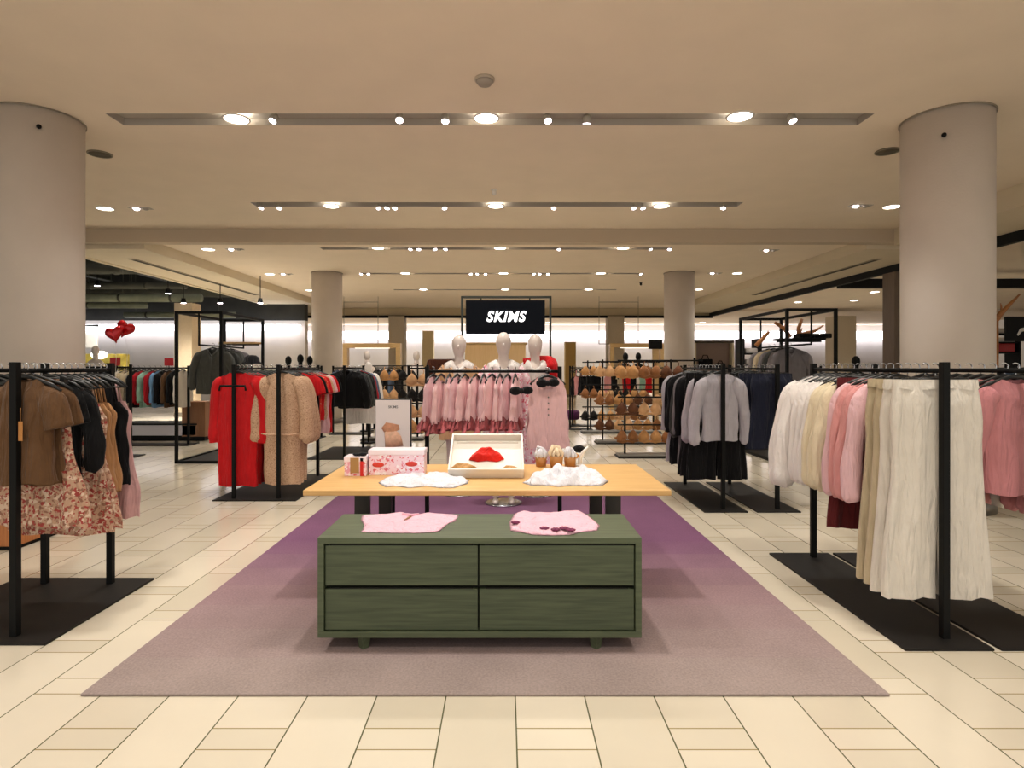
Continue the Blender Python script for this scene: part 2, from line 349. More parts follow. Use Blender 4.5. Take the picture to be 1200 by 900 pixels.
def overhead(x, y, lab):      # unseen downlights continuing the slot spacing, added to brighten the front floor
    t = empty('downlight', (x, y, HC1), lab, 'ceiling light', 'round ceiling downlights')
    MB().lathe([(.115, 0), (.133, 0), (.133, -.008), (.115, -.012)], n=28, cap=False).build('trim_ring', WHITE, t)
    MB().lathe([(0, -.006), (.115, -.006), (.115, -.004), (0, -.004)], n=28).build('lens', LAMP, t)
    l = bpy.data.lights.new('downlight_beam', 'SPOT'); l.energy = P_DOWN*1.15; l.spot_size = math.radians(118); l.spot_blend = .9
    l.shadow_soft_size = .115; l.color = (1, .95, .87)
    lo = bpy.data.objects.new('beam', l); COL.objects.link(lo); lo.parent = t; lo.location = (0, 0, -.03)
for j, y in enumerate((0, 3.0)):
    for i, x in enumerate((-2.65, -.15, 2.35)): overhead(x, y, 'added unseen downlight, %s one of the slot %s' % (names3[i], ['over the camera', 'before the chest'][j]))
for i, (a, b_) in enumerate([(277, 139), (570, 138), (867, 136)]): downlight(a, b_, HC1, lab='large glowing round downlight, %s one of the nearest ceiling slot' % names3[i])
for i, a in enumerate([388, 581, 775]): downlight(a, 241, HC1, lab='glowing round downlight, %s one of the second ceiling slot' % names3[i])
for i, a in enumerate([443, 586, 730]): downlight(a, 290.5, HC2, lab='glowing round downlight, %s one of the third ceiling slot' % names3[i])
for i, a in enumerate([475, 590, 704]): downlight(a, 320, HC2, lab='small glowing downlight, %s one of the fourth ceiling slot' % names3[i], watts=110)
for i, a in enumerate([496, 592, 690]): downlight(a, 339, HC2, lab='tiny glowing downlight, %s one of the farthest ceiling slot' % names3[i], watts=110)
for (a, b_, z, lab) in [(123, 244, HC1, 'oval-looking downlight right beside the big left column'),
                        (1045, 242, HC1, 'oval-looking downlight right beside the big right column'),
                        (244, 292, HC2, 'lone downlight behind the beam at the left'),
                        (316, 321, HC2, 'lone downlight left of the slim left column'),
                        (864, 320, HC2, 'lone downlight right of the slim right column'),
                        (819, 339, HC2, 'tiny downlight directly beside the slim right column'),
                        (363, 340, HC2, 'tiny downlight directly beside the slim left column')]:
    downlight(a, b_, z, lab=lab)
for i, (a, real) in enumerate([(323, 1), (468, 1), (522, 1), (641, 1), (688, 0), (926, 1)]):
    slot_spot(a, 141, HC1, '%s small spotlight from the left in the nearest ceiling slot' % ['first', 'second', 'third', 'fourth', 'fifth', 'sixth'][i], aim=[(-.25, -.35), (.1, -.5), (.0, -.3), (.1, -.4), (0, .3), (.2, -.35)][i], real=bool(real))
for i, a in enumerate([308, 328, 443, 455, 463, 520, 650, 742, 752, 848]):
    slot_spot(a, 243, HC1, '%s small spotlight from the left in the second ceiling slot' % ['first','second','third','fourth','fifth','sixth','seventh','eighth','ninth','tenth'][i], aim=((i % 3-1)*.2, -.3), real=i in (0, 3, 6, 9))
for i, a in enumerate([482, 491, 509, 523, 655, 761, 785]):
    slot_spot(a, 291.5, HC2, '%s small spotlight from the left in the third ceiling slot' % ['first','second','third','fourth','fifth','sixth','seventh'][i], aim=((i % 3-1)*.2, -.3))
for i, a in enumerate([424, 432, 551, 560, 569, 625, 633, 642, 750]):
    slot_spot(a, 320.5, HC2, '%s small spotlight from the left in the fourth ceiling slot' % ['first','second','third','fourth','fifth','sixth','seventh','eighth','ninth'][i], aim=((i % 3-1)*.2, -.3))
for (a, b_, z, lab) in [(165, 244, HC1, 'small swivel spotlight near the big left column'), (1008, 241, HC1, 'small swivel spotlight near the big right column'),
                        (275, 292, HC2, 'small recessed spotlight behind the beam at the left'), (902, 293, HC2, 'small bright recessed spotlight behind the beam at the right'),
                        (335, 321, HC2, 'small spotlight just left of the slim left column'), (838, 320, HC2, 'small spotlight just right of the slim right column')]:
    d = FPX*(z-EYE)/(CY0-b_)
    t = empty('spotlight', (X(a, d), d, z), lab, 'ceiling light', 'recessed swivel spotlights')
    MB().bbox(-.17, .17, -.07, .07, -.006, 0, .002).build('trim_plate', SLOT, t)
    MB().ball((-.07, 0, -.01), .045, sz=.5).build('lens', LAMPS, t)
    MB().ball((.08, 0, -.01), .045, sz=.5).build('dark_lens', SLOT, t)
# smoke detector, ceiling speakers, sprinkler
d = FPX*(HC1-EYE)/(CY0-92); t = empty('smoke_detector', (X(568, d), d, HC1), 'round grey smoke detector on the front ceiling, top centre', 'smoke detector')
MB().lathe([(0, -.055), (.055, -.055), (.07, -.035), (.075, -.02), (.0, -.02)], n=24).build('dome', mat('detector', (160, 150, 138), .6), t)
MB().lathe([(.085, 0), (.085, -.02), (0, -.022)], n=24).build('mount_ring', mat('detector_ring', (185, 172, 155), .6), t)
for (a, b_, lab) in [(117, 180, 'dark round ceiling speaker beside the big left column'), (1040, 177, 'dark round ceiling speaker beside the big right column')]:
    d = FPX*(HC1-EYE)/(CY0-b_); t = empty('ceiling_speaker', (X(a, d), d, HC1), lab, 'speaker')
    MB().lathe([(.13, 0), (.13, -.012), (.115, -.014), (.115, 0)], n=28, cap=False).build('rim', mat('speaker_rim', (130, 120, 100), .6), t)
    MB().lathe([(0, -.008), (.115, -.008), (.115, -.002), (0, -.002)], n=28).build('grille', mat('speaker_grille', (92, 84, 68), .8, noise=.3, scale=200), t)
for (a, b_, z, lab) in [(579, 222, HC1, 'tiny sprinkler head above the second ceiling slot'), (751, 331, HC2, 'tiny black dome camera hanging left of the slim right column')]:
    d = FPX*(z-EYE)/(CY0-b_); t = empty('ceiling_sensor', (X(a, d), d, z), lab, 'sensor')
    MB().lathe([(.045, 0), (.045, -.01), (.015, -.012)], n=16).build('flange', WHITE if z == HC1 else BLACK, t)
    MB().lathe([(.015, -.012), (.03, -.03), (.03, -.07), (0, -.09)], n=16).build('head', WHITE if z == HC1 else BLACK, t)
for i, (a, b_, z) in enumerate([(1025, 342, HC2), (1187, 327, HC2), (668, 355, HC2), (1001, 352, HC2), (935, 354, HC2)]):
    downlight(a, b_, z, size=.13, watts=160, lab='small downlight over the right hand shops, %s of five' % ['second largest', 'largest and rightmost', 'smallest', 'third', 'fourth'][i]) if i != 2 else None
for i, x in enumerate([-9.5, -5.5, -1.8, 2.2, 6.0, 10]):  # row of downlights added to brighten the dim back area
    t = empty('downlight', (x, 30.3, 3.66), 'added downlight beyond the rear header, %s from the left' % ['first', 'second', 'third', 'fourth', 'fifth', 'sixth'][i], 'ceiling light', 'round ceiling downlights')
    MB().lathe([(.15, 0), (.17, 0), (.17, -.008), (.15, -.012)], n=20, cap=False).build('trim_ring', WHITE, t)
    MB().lathe([(0, -.006), (.15, -.006), (.15, -.004), (0, -.004)], n=20).build('lens', LAMP, t)
    l = bpy.data.lights.new('downlight_beam', 'SPOT'); l.energy = 240; l.spot_size = math.radians(150); l.spot_blend = .9; l.shadow_soft_size = .15; l.color = (1, .95, .87)
    lo = bpy.data.objects.new('beam', l); COL.objects.link(lo); lo.parent = t; lo.location = (0, 0, -.03)
# left open ceiling: ducts, beams
DUCT = mat('duct_grey_green', (130, 134, 112), .6, noise=.2, scale=4)
DARKD = mat('duct_dark', (62, 62, 52), .7, noise=.3, scale=3)
for i, (y, z, r, m, x0, x1, w) in enumerate([(17.5, 3.42, .12, DUCT, -18, -8.9, 'pale lower'), (19, 3.35, .09, DUCT, -20, -11.4, 'short pale'),
        (15, 3.95, .22, DARKD, -18, -8.6, 'thick dark middle'), (12, 4.03, .25, DARKD, -16, -8.6, 'thick dark front'), (18.6, 3.75, .18, DARKD, -20, -8.6, 'dark rear'), (13.5, 3.62, .09, DARKD, -18, -8.7, 'thin dark'), (16.3, 3.62, .10, DARKD, -18, -8.7, 'low rear dark'), (19.8, 3.12, .10, DUCT, -12.6, -8.95, 'short pale rear'), (10.5, 4.12, .14, DARKD, -15, -8.6, 'high front dark')]):
    t = empty('duct', (0, y, z), '%s horizontal duct under the open black ceiling at left' % w, 'duct', 'ducts of the open ceiling')
    MB().tube([(x0, 0, 0), (x1, 0, 0)], r, 16).build('pipe', m, t)
    q = MB()
    for k in range(int((x1-x0)/1.5)):
        q.tube([(x0+.7+k*1.5, 0, 0), (x0+.76+k*1.5, 0, 0)], r*1.08, 16)
    q.build('flange', DARKD, t)
    q = MB()
    for xx in (x1-.55, x1-2.05, x1-3.3): q.tube([(xx, 0, r), (xx, 0, 4.995-z)], .012, 6)
    q.build('suspension_rod', DARKD, t)
for i, x in enumerate([-9.5, -11.5, -13.5]):
    t = empty('roof_beam', (x, 0, 4.5), '%s dark steel beam running away under the open ceiling at left' % ['nearest', 'second', 'third'][i], 'beam')
    MB().box(-.12, .12, 3, 20.4, -.18, -.15).box(-.015, .015, 3, 20.4, -.15, .15).box(-.12, .12, 3, 20.4, .15, .18).build('flange_profile', DARKD, t)
for i, (a, b_) in enumerate([(114, 333), (197, 342), (258, 357), (305, 368), (215, 354)]):
    d = 15.5; t = empty('track_light', at(a, b_, d), 'small bright track lamp, %s from the left, under the dark open ceiling' % ['first', 'third', 'fourth', 'fifth', 'second'][i][0:], 'ceiling light')
    t.location.z = max(t.location.z, 3.1)
    MB().tube([(0, 0, 5.0-t.location.z), (0, 0, .05)], .012, 6).tube([(0, 0, .08), (0, 0, -.04)], [.05, .07], 12).build('housing', BLACK, t)
    l = bpy.data.lights.new('track_beam', 'SPOT'); l.energy = 220; l.spot_size = math.radians(120); l.spot_blend = .9; l.shadow_soft_size = .06; l.color = (1, .95, .88)
    lo = bpy.data.objects.new('beam', l); COL.objects.link(lo); lo.parent = t; lo.location = (0, 0, -.07)
    MB().lathe([(0, -.05), (.06, -.05), (.06, -.042), (0, -.042)], n=12).build('lens', LAMPS, t)

# ================================================================== RUG
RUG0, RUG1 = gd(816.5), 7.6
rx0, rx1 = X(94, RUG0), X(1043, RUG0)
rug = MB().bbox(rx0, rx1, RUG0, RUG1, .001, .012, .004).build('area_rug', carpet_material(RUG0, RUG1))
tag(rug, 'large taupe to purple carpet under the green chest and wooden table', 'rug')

# ================================================================== GREEN CHEST
GREEN = wood('olive_green_stain', (70, 80, 57), (90, 100, 74), 0, .5)
GREEN2 = wood('olive_green_drawer', (60, 70, 50), (82, 92, 67), 0, .5)
DC = FPX/240.7
c = empty('chest_of_drawers', (0, DC, .012), 'low olive green chest of four drawers on the front of the rug', 'chest')
cx0, cx1, cz0, cz1, cdp = -.914, .665, .068, .557, .47
b = MB(); T = .03
b.bbox(cx0, cx1, 0, cdp, cz1-T, cz1, .003).bbox(cx0, cx1, 0, cdp, cz0, cz0+T, .003)
b.bbox(cx0, cx0+T, 0, cdp, cz0+T, cz1-T, .002).bbox(cx1-T, cx1, 0, cdp, cz0+T, cz1-T, .002)
b.box(cx0+T, cx1-T, cdp-.012, cdp-.002, cz0+T, cz1-T)
b.build('carcass', GREEN, c)
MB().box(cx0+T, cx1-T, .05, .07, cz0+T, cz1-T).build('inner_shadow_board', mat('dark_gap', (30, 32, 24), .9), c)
mx = -.13; mz = (cz0+cz1)/2-.002
for (a0, a1) in ((cx0+T+.004, mx-.004), (mx+.004, cx1-T-.004)):
    for (z0, z1) in ((cz0+T+.004, mz-.009), (mz+.009, cz1-T-.012)):
        dr = MB().bbox(a0, a1, .012, .045, z0, z1, .003).build('drawer', GREEN2, c)
        MB().bbox((a0+a1)/2-.35, (a0+a1)/2+.35, .014, .03, z1-.0005, z1+.0035, .0008).build('finger_pull', mat('dark_gap', (30, 32, 24), .9), dr)
for lx in (cx0+.215, cx1-.215):
    for ly in (.05, cdp-.06):
        l = MB(); l.tube([(lx, ly, cz0), (lx, ly, .0)], [.036, .024], 4, smooth=False); l.build('leg', GREEN, c)

# ================================================================== WOODEN TABLE
DT0, DT1, TX = FPX/201.0, 4.42, -.105
OAK = wood('honey_oak', (206, 160, 96), (226, 184, 120), 0, .38)
t = empty('display_table', (TX, DT0, .012), 'long honey oak display table on black legs behind the chest', 'table')
dd = DT1-DT0; zt = .668
MB().bbox(-1.075, 1.075, 0, dd, zt-.032, zt, .004).build('tabletop', OAK, t)
LEGM = mat('dark_bronze_leg', (34, 30, 24), .45, noise=.2, scale=8)
for sx in (-1, 1):
    for y in (.12, dd-.13):
        MB().bbox(sx*.755-.045, sx*.755+.045, y-.02, y+.02, 0, zt-.032, .003).build('leg', LEGM, t)
    MB().bbox(sx*.755-.03, sx*.755+.03, .14, dd-.15, 0, .02, .003).build('foot_rail', LEGM, t)
TZ = zt+.012+.0005

# ================================================================== GARMENTS
R = random.Random(7)
def interp(pts, t):
    for (a, va), (b_, vb) in zip(pts, pts[1:]):
        if t <= b_:
            k = (t-a)/max(b_-a, 1e-6); k = k*k*(3-2*k); return va+(vb-va)*k
    return pts[-1][1]
def body_tube(mb, wprof, tprof, zbot, shoulder=.19, neck=.07, zs=-.05, slope=.05, scoop=.05, scoop_b=.01, folds=5, amp=.012, nv=20, n=40, hemwave=.006, strapless=False, slit=0):
    ph = [R.uniform(0, 6.28) for _ in range(6)]
    vs = []
    for j in range(nv+1):
        v = j/nv; w = interp(wprof, v); T = interp(tprof, v)
        for k in range(n):
            a = 2*PI*k/n; ca, sa = math.cos(a), math.sin(a)
            u = ca; x = w*math.copysign(abs(ca)**.8, ca)
            y = T*math.copysign(abs(sa)**.7, sa)
            xs = abs(x)
            fr = sa < 0
            if xs < neck:
                q = 1-(xs/neck)**2; zt_ = zs-(scoop if fr else scoop_b)*q
            else:
                zt_ = zs-slope*min((xs-neck)/max(shoulder-neck, .01), 1.2)
            z = zt_+v*(zbot-zt_)
            am = amp*(.25+.75*v)
            y += am*(math.sin(x/max(w, .05)*folds*1.6+ph[0])*.7+math.sin(x/max(w, .05)*folds*3.1+ph[1]+v*1.3)*.4)
            x += am*.5*math.sin(v*9+ph[2]+(2 if fr else 0))+am*.35*math.sin(v*17+ph[5])
            z += hemwave*v**4*math.sin(a*folds+ph[3])
            vs.append((x, y, z))
    fs = [(j*n+k, j*n+(k+1) % n, (j+1)*n+(k+1) % n, (j+1)*n+k) for j in range(nv) for k in range(n)]
    mb.add(vs, fs)
def limb(mb, pts, rad, flat=.5, n=16, amp=.006, sub=5):
    P = [Vector(p) for p in pts]; out = []; rr = []
    m = (len(P)-1)*sub
    for i in range(m+1):
        t_ = i/sub; k = min(int(t_), len(P)-2); f = t_-k
        p0 = P[max(k-1, 0)]; p1 = P[k]; p2 = P[k+1]; p3 = P[min(k+2, len(P)-1)]
        q = .5*((2*p1)+(-p0+p2)*f+(2*p0-5*p1+4*p2-p3)*f*f+(-p0+3*p1-3*p2+p3)*f**3)
        g = f*f*(3-2*f); out.append(q); rr.append(rad[k]*(1-g)+rad[k+1]*g)
    ph = R.uniform(0, 6)
    vs = []
    for i, p in enumerate(out):
        t_ = (out[min(i+1, m)]-out[max(i-1, 0)]).normalized()
        a = Vector((t_.z, 0, -t_.x)); a = a.normalized() if a.length > 1e-4 else Vector((1, 0, 0)); b_ = Vector((0, 1, 0))
        for k in range(n):
            w = 2*PI*k/n; r_ = rr[i]+amp*math.sin(3*w+ph+i*.35)+amp*.6*math.sin(i*1.1+ph)
            vs.append(p+a*math.cos(w)*r_+b_*math.sin(w)*r_*flat)
    fs = [(i*n+k, i*n+(k+1) % n, (i+1)*n+(k+1) % n, (i+1)*n+k) for i in range(m) for k in range(n)]
    fs.append(tuple(range(m*n, m*n+n)))
    mb.add(vs, fs)
def g_top(L=.6, w=.22, T=.035, sleeve=None, neck=.075, scoop=.07, flare=1.05, shoulder=None, folds=4, amp=.014, sl=.5):
    """hanging top or dress; sleeve None, 'short', 'long', 'puff', 'strap'"""
    mb = MB(); sh = shoulder or w*.92
    if sleeve == 'strap':
        ztop = -.20
        body_tube(mb, [(0, w*.62), (.12, w*.85), (.35, w*.8), (1, w*flare)], [(0, T*.5), (.3, T*.9), (1, T*1.5)], -L, shoulder=w, neck=w*.45, zs=ztop, slope=.02, scoop=.04, folds=folds, amp=amp)
        for s_ in (-1, 1):
            for yy in (-.012, .012): mb.tube([(s_*w*.35, 0, -.055), (s_*w*.42, yy, -.12), (s_*w*.5, yy*1.2, ztop-.02)], .006, 6, flat=.5)
        return mb
    body_tube(mb, [(0, sh), (.12, w*.95), (.4, w), (1, w*flare)], [(0, .012), (.15, T*.8), (.5, T), (1, T*1.15)], -L, shoulder=sh, neck=neck, scoop=scoop, folds=folds, amp=amp)
    for s_ in (-1, 1):
        if sleeve == 'short':
            limb(mb, [(s_*(sh-.05), 0, -.13), (s_*(sh+.015), 0, -.19), (s_*(sh+.05), 0, -.31)], [.055, .082, .08], flat=T/.09, amp=.004)
        elif sleeve in ('long', 'puff', 'cuff'):
            r2 = {'long': .05, 'puff': .078, 'cuff': .058}[sleeve]
            z1 = -sl
            limb(mb, [(s_*(sh-.045), 0, -.13), (s_*(sh+.02), 0, -.2), (s_*(sh+(.055 if sleeve == 'long' else .085)), -.004, -.2+(z1+.2)*.5), (s_*(sh+(.062 if sleeve == 'long' else .092)), -.01, z1+.05), (s_*(sh+(.06 if sleeve == 'long' else .078)), -.01, z1-.02)],
                 [.05, .072, r2*.95, r2, .032 if sleeve != 'long' else .045], flat=min(1, T/.06), amp=.006)
    return mb
def g_pants(L=1.05, w=.22, hem=.145, T=.04, crop=0):
    mb = MB()
    for s_ in (-1, 1):
        c0 = s_*w*.47
        vs = []; n = 28; nv = 22; ph = R.uniform(0, 6)
        for j in range(nv+1):
            v = j/nv; ww = interp([(0, w*.54), (.18, w*.62), (.3, w*.58), (1, hem)], v); TT = interp([(0, .014), (.1, T), (1, T*1.1)], v)
            cc = interp([(0, c0), (.3, c0*1.02), (1, s_*(hem+.012))], v); z = -.06-v*(L-.06)
            for k in range(n):
                a = 2*PI*k/n; ca, sa = math.cos(a), math.sin(a)
                x = cc+ww*math.copysign(abs(ca)**.8, ca); y = TT*math.copysign(abs(sa)**.75, sa)
                y += (.004+.008*v)*math.sin(ca*7+ph)+.006*v*math.sin(ca*13+ph*2)
                x += .004*math.sin(v*8+ph)
                vs.append((x, y, z+.004*v*math.sin(a*3+ph)))
        mb.add(vs, [(j*n+k, j*n+(k+1) % n, (j+1)*n+(k+1) % n, (j+1)*n+k) for j in range(nv) for k in range(n)])
    body_tube(mb, [(0, w*1.02), (1, w*1.04)], [(0, .018), (1, .028)], -.105, shoulder=w, neck=.01, zs=-.055, slope=0, scoop=0, scoop_b=0, nv=3, amp=.002)
    return mb
def g_skirt(L=.5, w=.17, hem=.26, T=.05, folds=7):
    mb = MB(); body_tube(mb, [(0, w), (.2, w*1.05), (1, hem)], [(0, .015), (.3, T), (1, T*1.4)], -L, shoulder=w, neck=.01, zs=-.055, slope=0, scoop=0, scoop_b=0, folds=folds, amp=.02, hemwave=.012)
    return mb
def g_jacket(L=.65, w=.24, T=.06, sl=.62, flare=1.05):
    mb = g_top(L, w, T, 'cuff', neck=.08, scoop=.10, flare=flare, sl=sl, amp=.008)
    mb.tube([(0, -T-.004, -.16), (0, -T-.010, -L*.6), (0, -T-.008, -L)], .006, 6)          # placket
    mb.tube([(-.085, -.012, -.055), (-.05, -.035, -.11), (0, -T-.002, -.17), (.05, -.035, -.11), (.085, -.012, -.055)], .014, 8, flat=.6)  # collar
    return mb
def g_bra(w=.30, cup=.075):
    mb = MB()
    for s_ in (-1, 1):
        n, m = 16, 7; vs = []; fs = []
        for j in range(m+1):
            p = (j/m)
            for k in range(n):
                a = 2*PI*k/n; r_ = cup*p
                ex = r_*math.cos(a)*1.05; ez = r_*math.sin(a)*(1.25 if math.sin(a) > 0 else .9)
                if math.sin(a) > 0: ex *= 1-.45*math.sin(a)*p
                vs.append((s_*.078+ex, -.055*(1-p*p)**.8-.004, -.19+ez))
        for j in range(m):
            for k in range(n): fs.append((j*n+k, j*n+(k+1) % n, (j+1)*n+(k+1) % n, (j+1)*n+k))
        mb.add(vs, fs)
        mb.tube([(s_*.08, -.006, -.105), (s_*.085, 0, -.07), (s_*.07, 0, -.045)], .006, 6, flat=.4)
        mb.tube([(s_*.14, .0, -.21), (s_*.165, .02, -.215), (s_*.13, .04, -.22), (0, .05, -.225)], [.02, .022, .018, .016], 8, flat=.25)
    mb.tube([(-.15, -.004, -.245), (-.07, -.012, -.262), (0, -.006, -.25), (.07, -.012, -.262), (.15, -.004, -.245)], .016, 8, flat=.35)
    return mb

# hangers : one prototype of each, copied to every garment
def hanger_proto(kind):
    w = {'wide': .20, 'narrow': .15, 'clip': .17}[kind]
    b = MB()
    if kind == 'clip':
        b.tube([(-w, 0, -.045), (w, 0, -.045)], .007, 8)
        for s_ in (-1, 1): b.bbox(s_*w*.75-.016, s_*w*.75+.016, -.014, .014, -.075, -.035, .003)
    else:
        b.tube([(-w, 0, -.105), (-w*.75, 0, -.075), (-.03, 0, -.035), (0, 0, -.03), (.03, 0, -.035), (w*.75, 0, -.075), (w, 0, -.105)], [.007, .011, .011, .012, .011, .011, .007], 8, flat=.8)
        b.tube([(-w, 0, -.105), (w, 0, -.105)], .004, 6)
    o = b.build('hanger', PLAS_B)
    h = MB(); pts = [(0, 0, -.035), (0, 0, 0.0)]
    for k in range(9):
        a = -PI/2+k*PI*1.25/8
        pts.append((.020*math.cos(a), 0, .020+.020*math.sin(a)))
    h.tube(pts, .0035, 6).build('hook', CHROME, o)
    return o
HPROTO = {k: [hanger_proto(k), False] for k in ('wide', 'narrow', 'clip')}
def hanger(kind, loc, rz, rackname):
    p = HPROTO[kind]
    if not p[1]: o = p[0]; p[1] = True; o.location = loc; o.rotation_euler = (0, 0, rz)
    else: o = copy_tree(p[0], loc, rz)
    tag(o, 'black %s hanger with chrome hook on the %s' % ({'wide': 'shoulder', 'narrow': 'small', 'clip': 'clip'}[kind], rackname), 'hanger', '%s hangers on the %s' % (kind, rackname))
    return o
def hang(mb, name, m, loc, rz, label, cat, group, rackname, hk='wide'):
    """loc = point where the hook sits on the rail"""
    x, y, z = loc
    o = mb.build(name, m, None, (x, y, z-.004), rz); tag(o, label, cat, group)
    hanger(hk, (x, y, z-.012), rz, rackname)
    return o

# ------------------------------------------------------------------ racks
def rack(label, x0, x1, y0, y1, rails, h=1.405, posts=None, along='y', extra=None, thick=.018):
    """floor rack: flat steel plates, square posts, rails that run away from the camera (y) or across (x)"""
    r = empty('clothes_rack', ((x0+x1)/2, (y0+y1)/2, 0), label, 'clothes rack', 'black steel clothes racks')
    ox, oy = (x0+x1)/2, (y0+y1)/2
    MB().bbox(x0-ox, x1-ox, y0-oy, y1-oy, 0, .014, .003).build('base_plate', PLATE, r)
    for q in rails:
        if along == 'y':
            a, c = posts or (y0+.12, y1-.12)
            for yy in (a, c): MB().bbox(q-ox-thick, q-ox+thick, yy-oy-thick, yy-oy+thick, .012, h+.02, .003).build('post', BLACK, r)
            MB().tube([(q-ox, a-oy, h-.025), (q-ox, c-oy, h-.025)], .013, 10).build('rail', BLACK, r)
        else:
            a, c = posts or (x0+.03, x1-.03)
            for xx in (a, c): MB().bbox(xx-ox-thick, xx-ox+thick, q-oy-thick, q-oy+thick, .012, h+.02, .003).build('post', BLACK, r)
            MB().tube([(a-ox, q-oy, h-.025), (c-ox, q-oy, h-.025)], .013, 10).build('rail', BLACK, r)
    return r
RAILZ = 1.405-.025+.013
def tagcard(loc, label, m=None, sz=(.035, .07), rz=0):
    b = MB(); b.bbox(-sz[0]/2, sz[0]/2, -.001, .001, -sz[1], 0, .0005); b.tube([(0, 0, -.004), (0, 0, .07)], .0012, 5)
    return tag(b.build('price_tag', m or WHITE, None, loc, rz), label, 'price tag')

# ---- LEFT FRONT RACK
rack('black double rail rack at the left front edge', -3.21, -2.31, 3.0, 3.93, [-2.53, -2.95], posts=(3.085, 3.83))
BROWN = cloth('brown', (98, 70, 46)); BLK = cloth('black', (13, 13, 16)); CHAR = cloth('charcoal', (58, 60, 58))
FLOR = printed('floral_dusty', (196, 158, 132), [(224, 198, 176), (150, 104, 84), (166, 66, 60)], 34, .56); creases(FLOR)
TAN = cloth('tan', (176, 130, 88)); PINK_D = cloth('dusty_pink', (205, 160, 160)); NAVY = cloth('navy', (30, 34, 52))
RK = 'left front rack'
seq = [  # offset y, builder, material, name, description, category
    (3.15, lambda: g_top(.60, .145, .045, 'short', scoop=.02), BROWN, 'tshirt', 'brown ribbed short-sleeved knit top', 'top', 'wide'),
    (3.205, lambda: g_top(.62, .14, .03, 'short', scoop=.02), BROWN, 'tshirt', 'brown short-sleeved knit top', 'top', 'wide'),
    (3.26, lambda: g_skirt(.86, .14, .27, .02), FLOR, 'skirt', 'long dusty floral skirt', 'skirt', 'clip'),
    (3.31, lambda: g_top(.58, .125, .022, 'short'), BLK, 'tshirt', 'black short-sleeved top', 'top', 'wide'),
    (3.36, lambda: g_top(.66, .135, .022, 'cuff', sl=.56), BLK, 'shirt', 'black long-sleeved shirt', 'top', 'wide'),
    (3.41, lambda: g_top(.56, .12, .022, 'short'), BLK, 'tshirt', 'plain black tee', 'top', 'wide'),
    (3.46, lambda: g_top(.95, .235, .03, 'strap', flare=1.1), FLOR, 'dress', 'dusty floral strap dress', 'dress', 'narrow'),
    (3.51, lambda: g_top(.93, .23, .024, 'strap', flare=1.25), FLOR, 'dress', 'dusty floral slip dress', 'dress', 'narrow'),
    (3.56, lambda: g_top(.72, .22, .022, 'strap', flare=1.0), TAN, 'camisole', 'tan satin camisole', 'top', 'narrow'),
    (3.61, lambda: g_top(.74, .22, .022, 'strap', flare=1.0), TAN, 'camisole', 'tan ruffled camisole', 'top', 'narrow'),
    (3.66, lambda: g_top(.66, .13, .022, None), BLK, 'tshirt', 'black boxy tee', 'top', 'wide'),
    (3.71, lambda: g_top(.72, .22, .022, 'strap', flare=.9), BLK, 'bodysuit', 'black strappy bodysuit', 'top', 'narrow'),
    (3.765, lambda: g_top(.93, .215, .028, 'strap', flare=1.1, folds=8, amp=.02), PINK_D, 'dress', 'pleated dusty pink slip dress', 'dress', 'narrow'),
]
for i, (y, f, m, nm, ds, ct, hk) in enumerate(seq):
    sft = .07 if nm == 'dress' and m is PINK_D else (.0 if i < 3 else .02)
    hang(f(), nm, m, (-2.53+sft*0, y, RAILZ), R.uniform(-.08, .08), '%s, %s from the front on the left front rack' % (ds, ORD[i]), ct, 'clothes on the left front rack', RK, hk)
for i, (y, m) in enumerate([(3.16, BROWN), (3.24, BROWN), (3.32, BLK), (3.40, BLK), (3.48, CHAR), (3.56, BLK), (3.64, BLK), (3.72, BLK)]):
    hang(g_top(.6+.02*(i % 3), .15, .026, 'short'), 'tshirt', m, (-2.95, y, RAILZ), R.uniform(-.08, .08), '%s tee, %s from the front on the outer left rail' % ({BROWN: 'brown', BLK: 'black', CHAR: 'charcoal'}[m], ORD[i]), 'top', 'clothes on the left front rack', RK)
tagcard(at(24, 494, 3.07), 'long brown price tag hanging at the front post of the left rack', mat('kraft_card', (190, 130, 70), .8), (.022, .10))
tagcard(at(61, 553, 3.23), 'small white price tag low on the left front rack', WHITE, (.028, .045), .3)
# plywood display cube beside it
t = empty('display_cube', (-4.25, 4.9, 0), 'low orange plywood display cube at the far left edge of floor', 'display block')
MB().bbox(-.5, .52, -.35, .35, .03, .34, .006).build('box', wood('orange_ply', (170, 104, 56), (190, 122, 70), 2, .5), t)
MB().bbox(-.52, .54, -.37, .37, .34, .375, .004).build('top_board', BLACK, t)
MB().bbox(-.48, .50, -.33, .33, 0, .03, .002).build('plinth', BLACK, t)

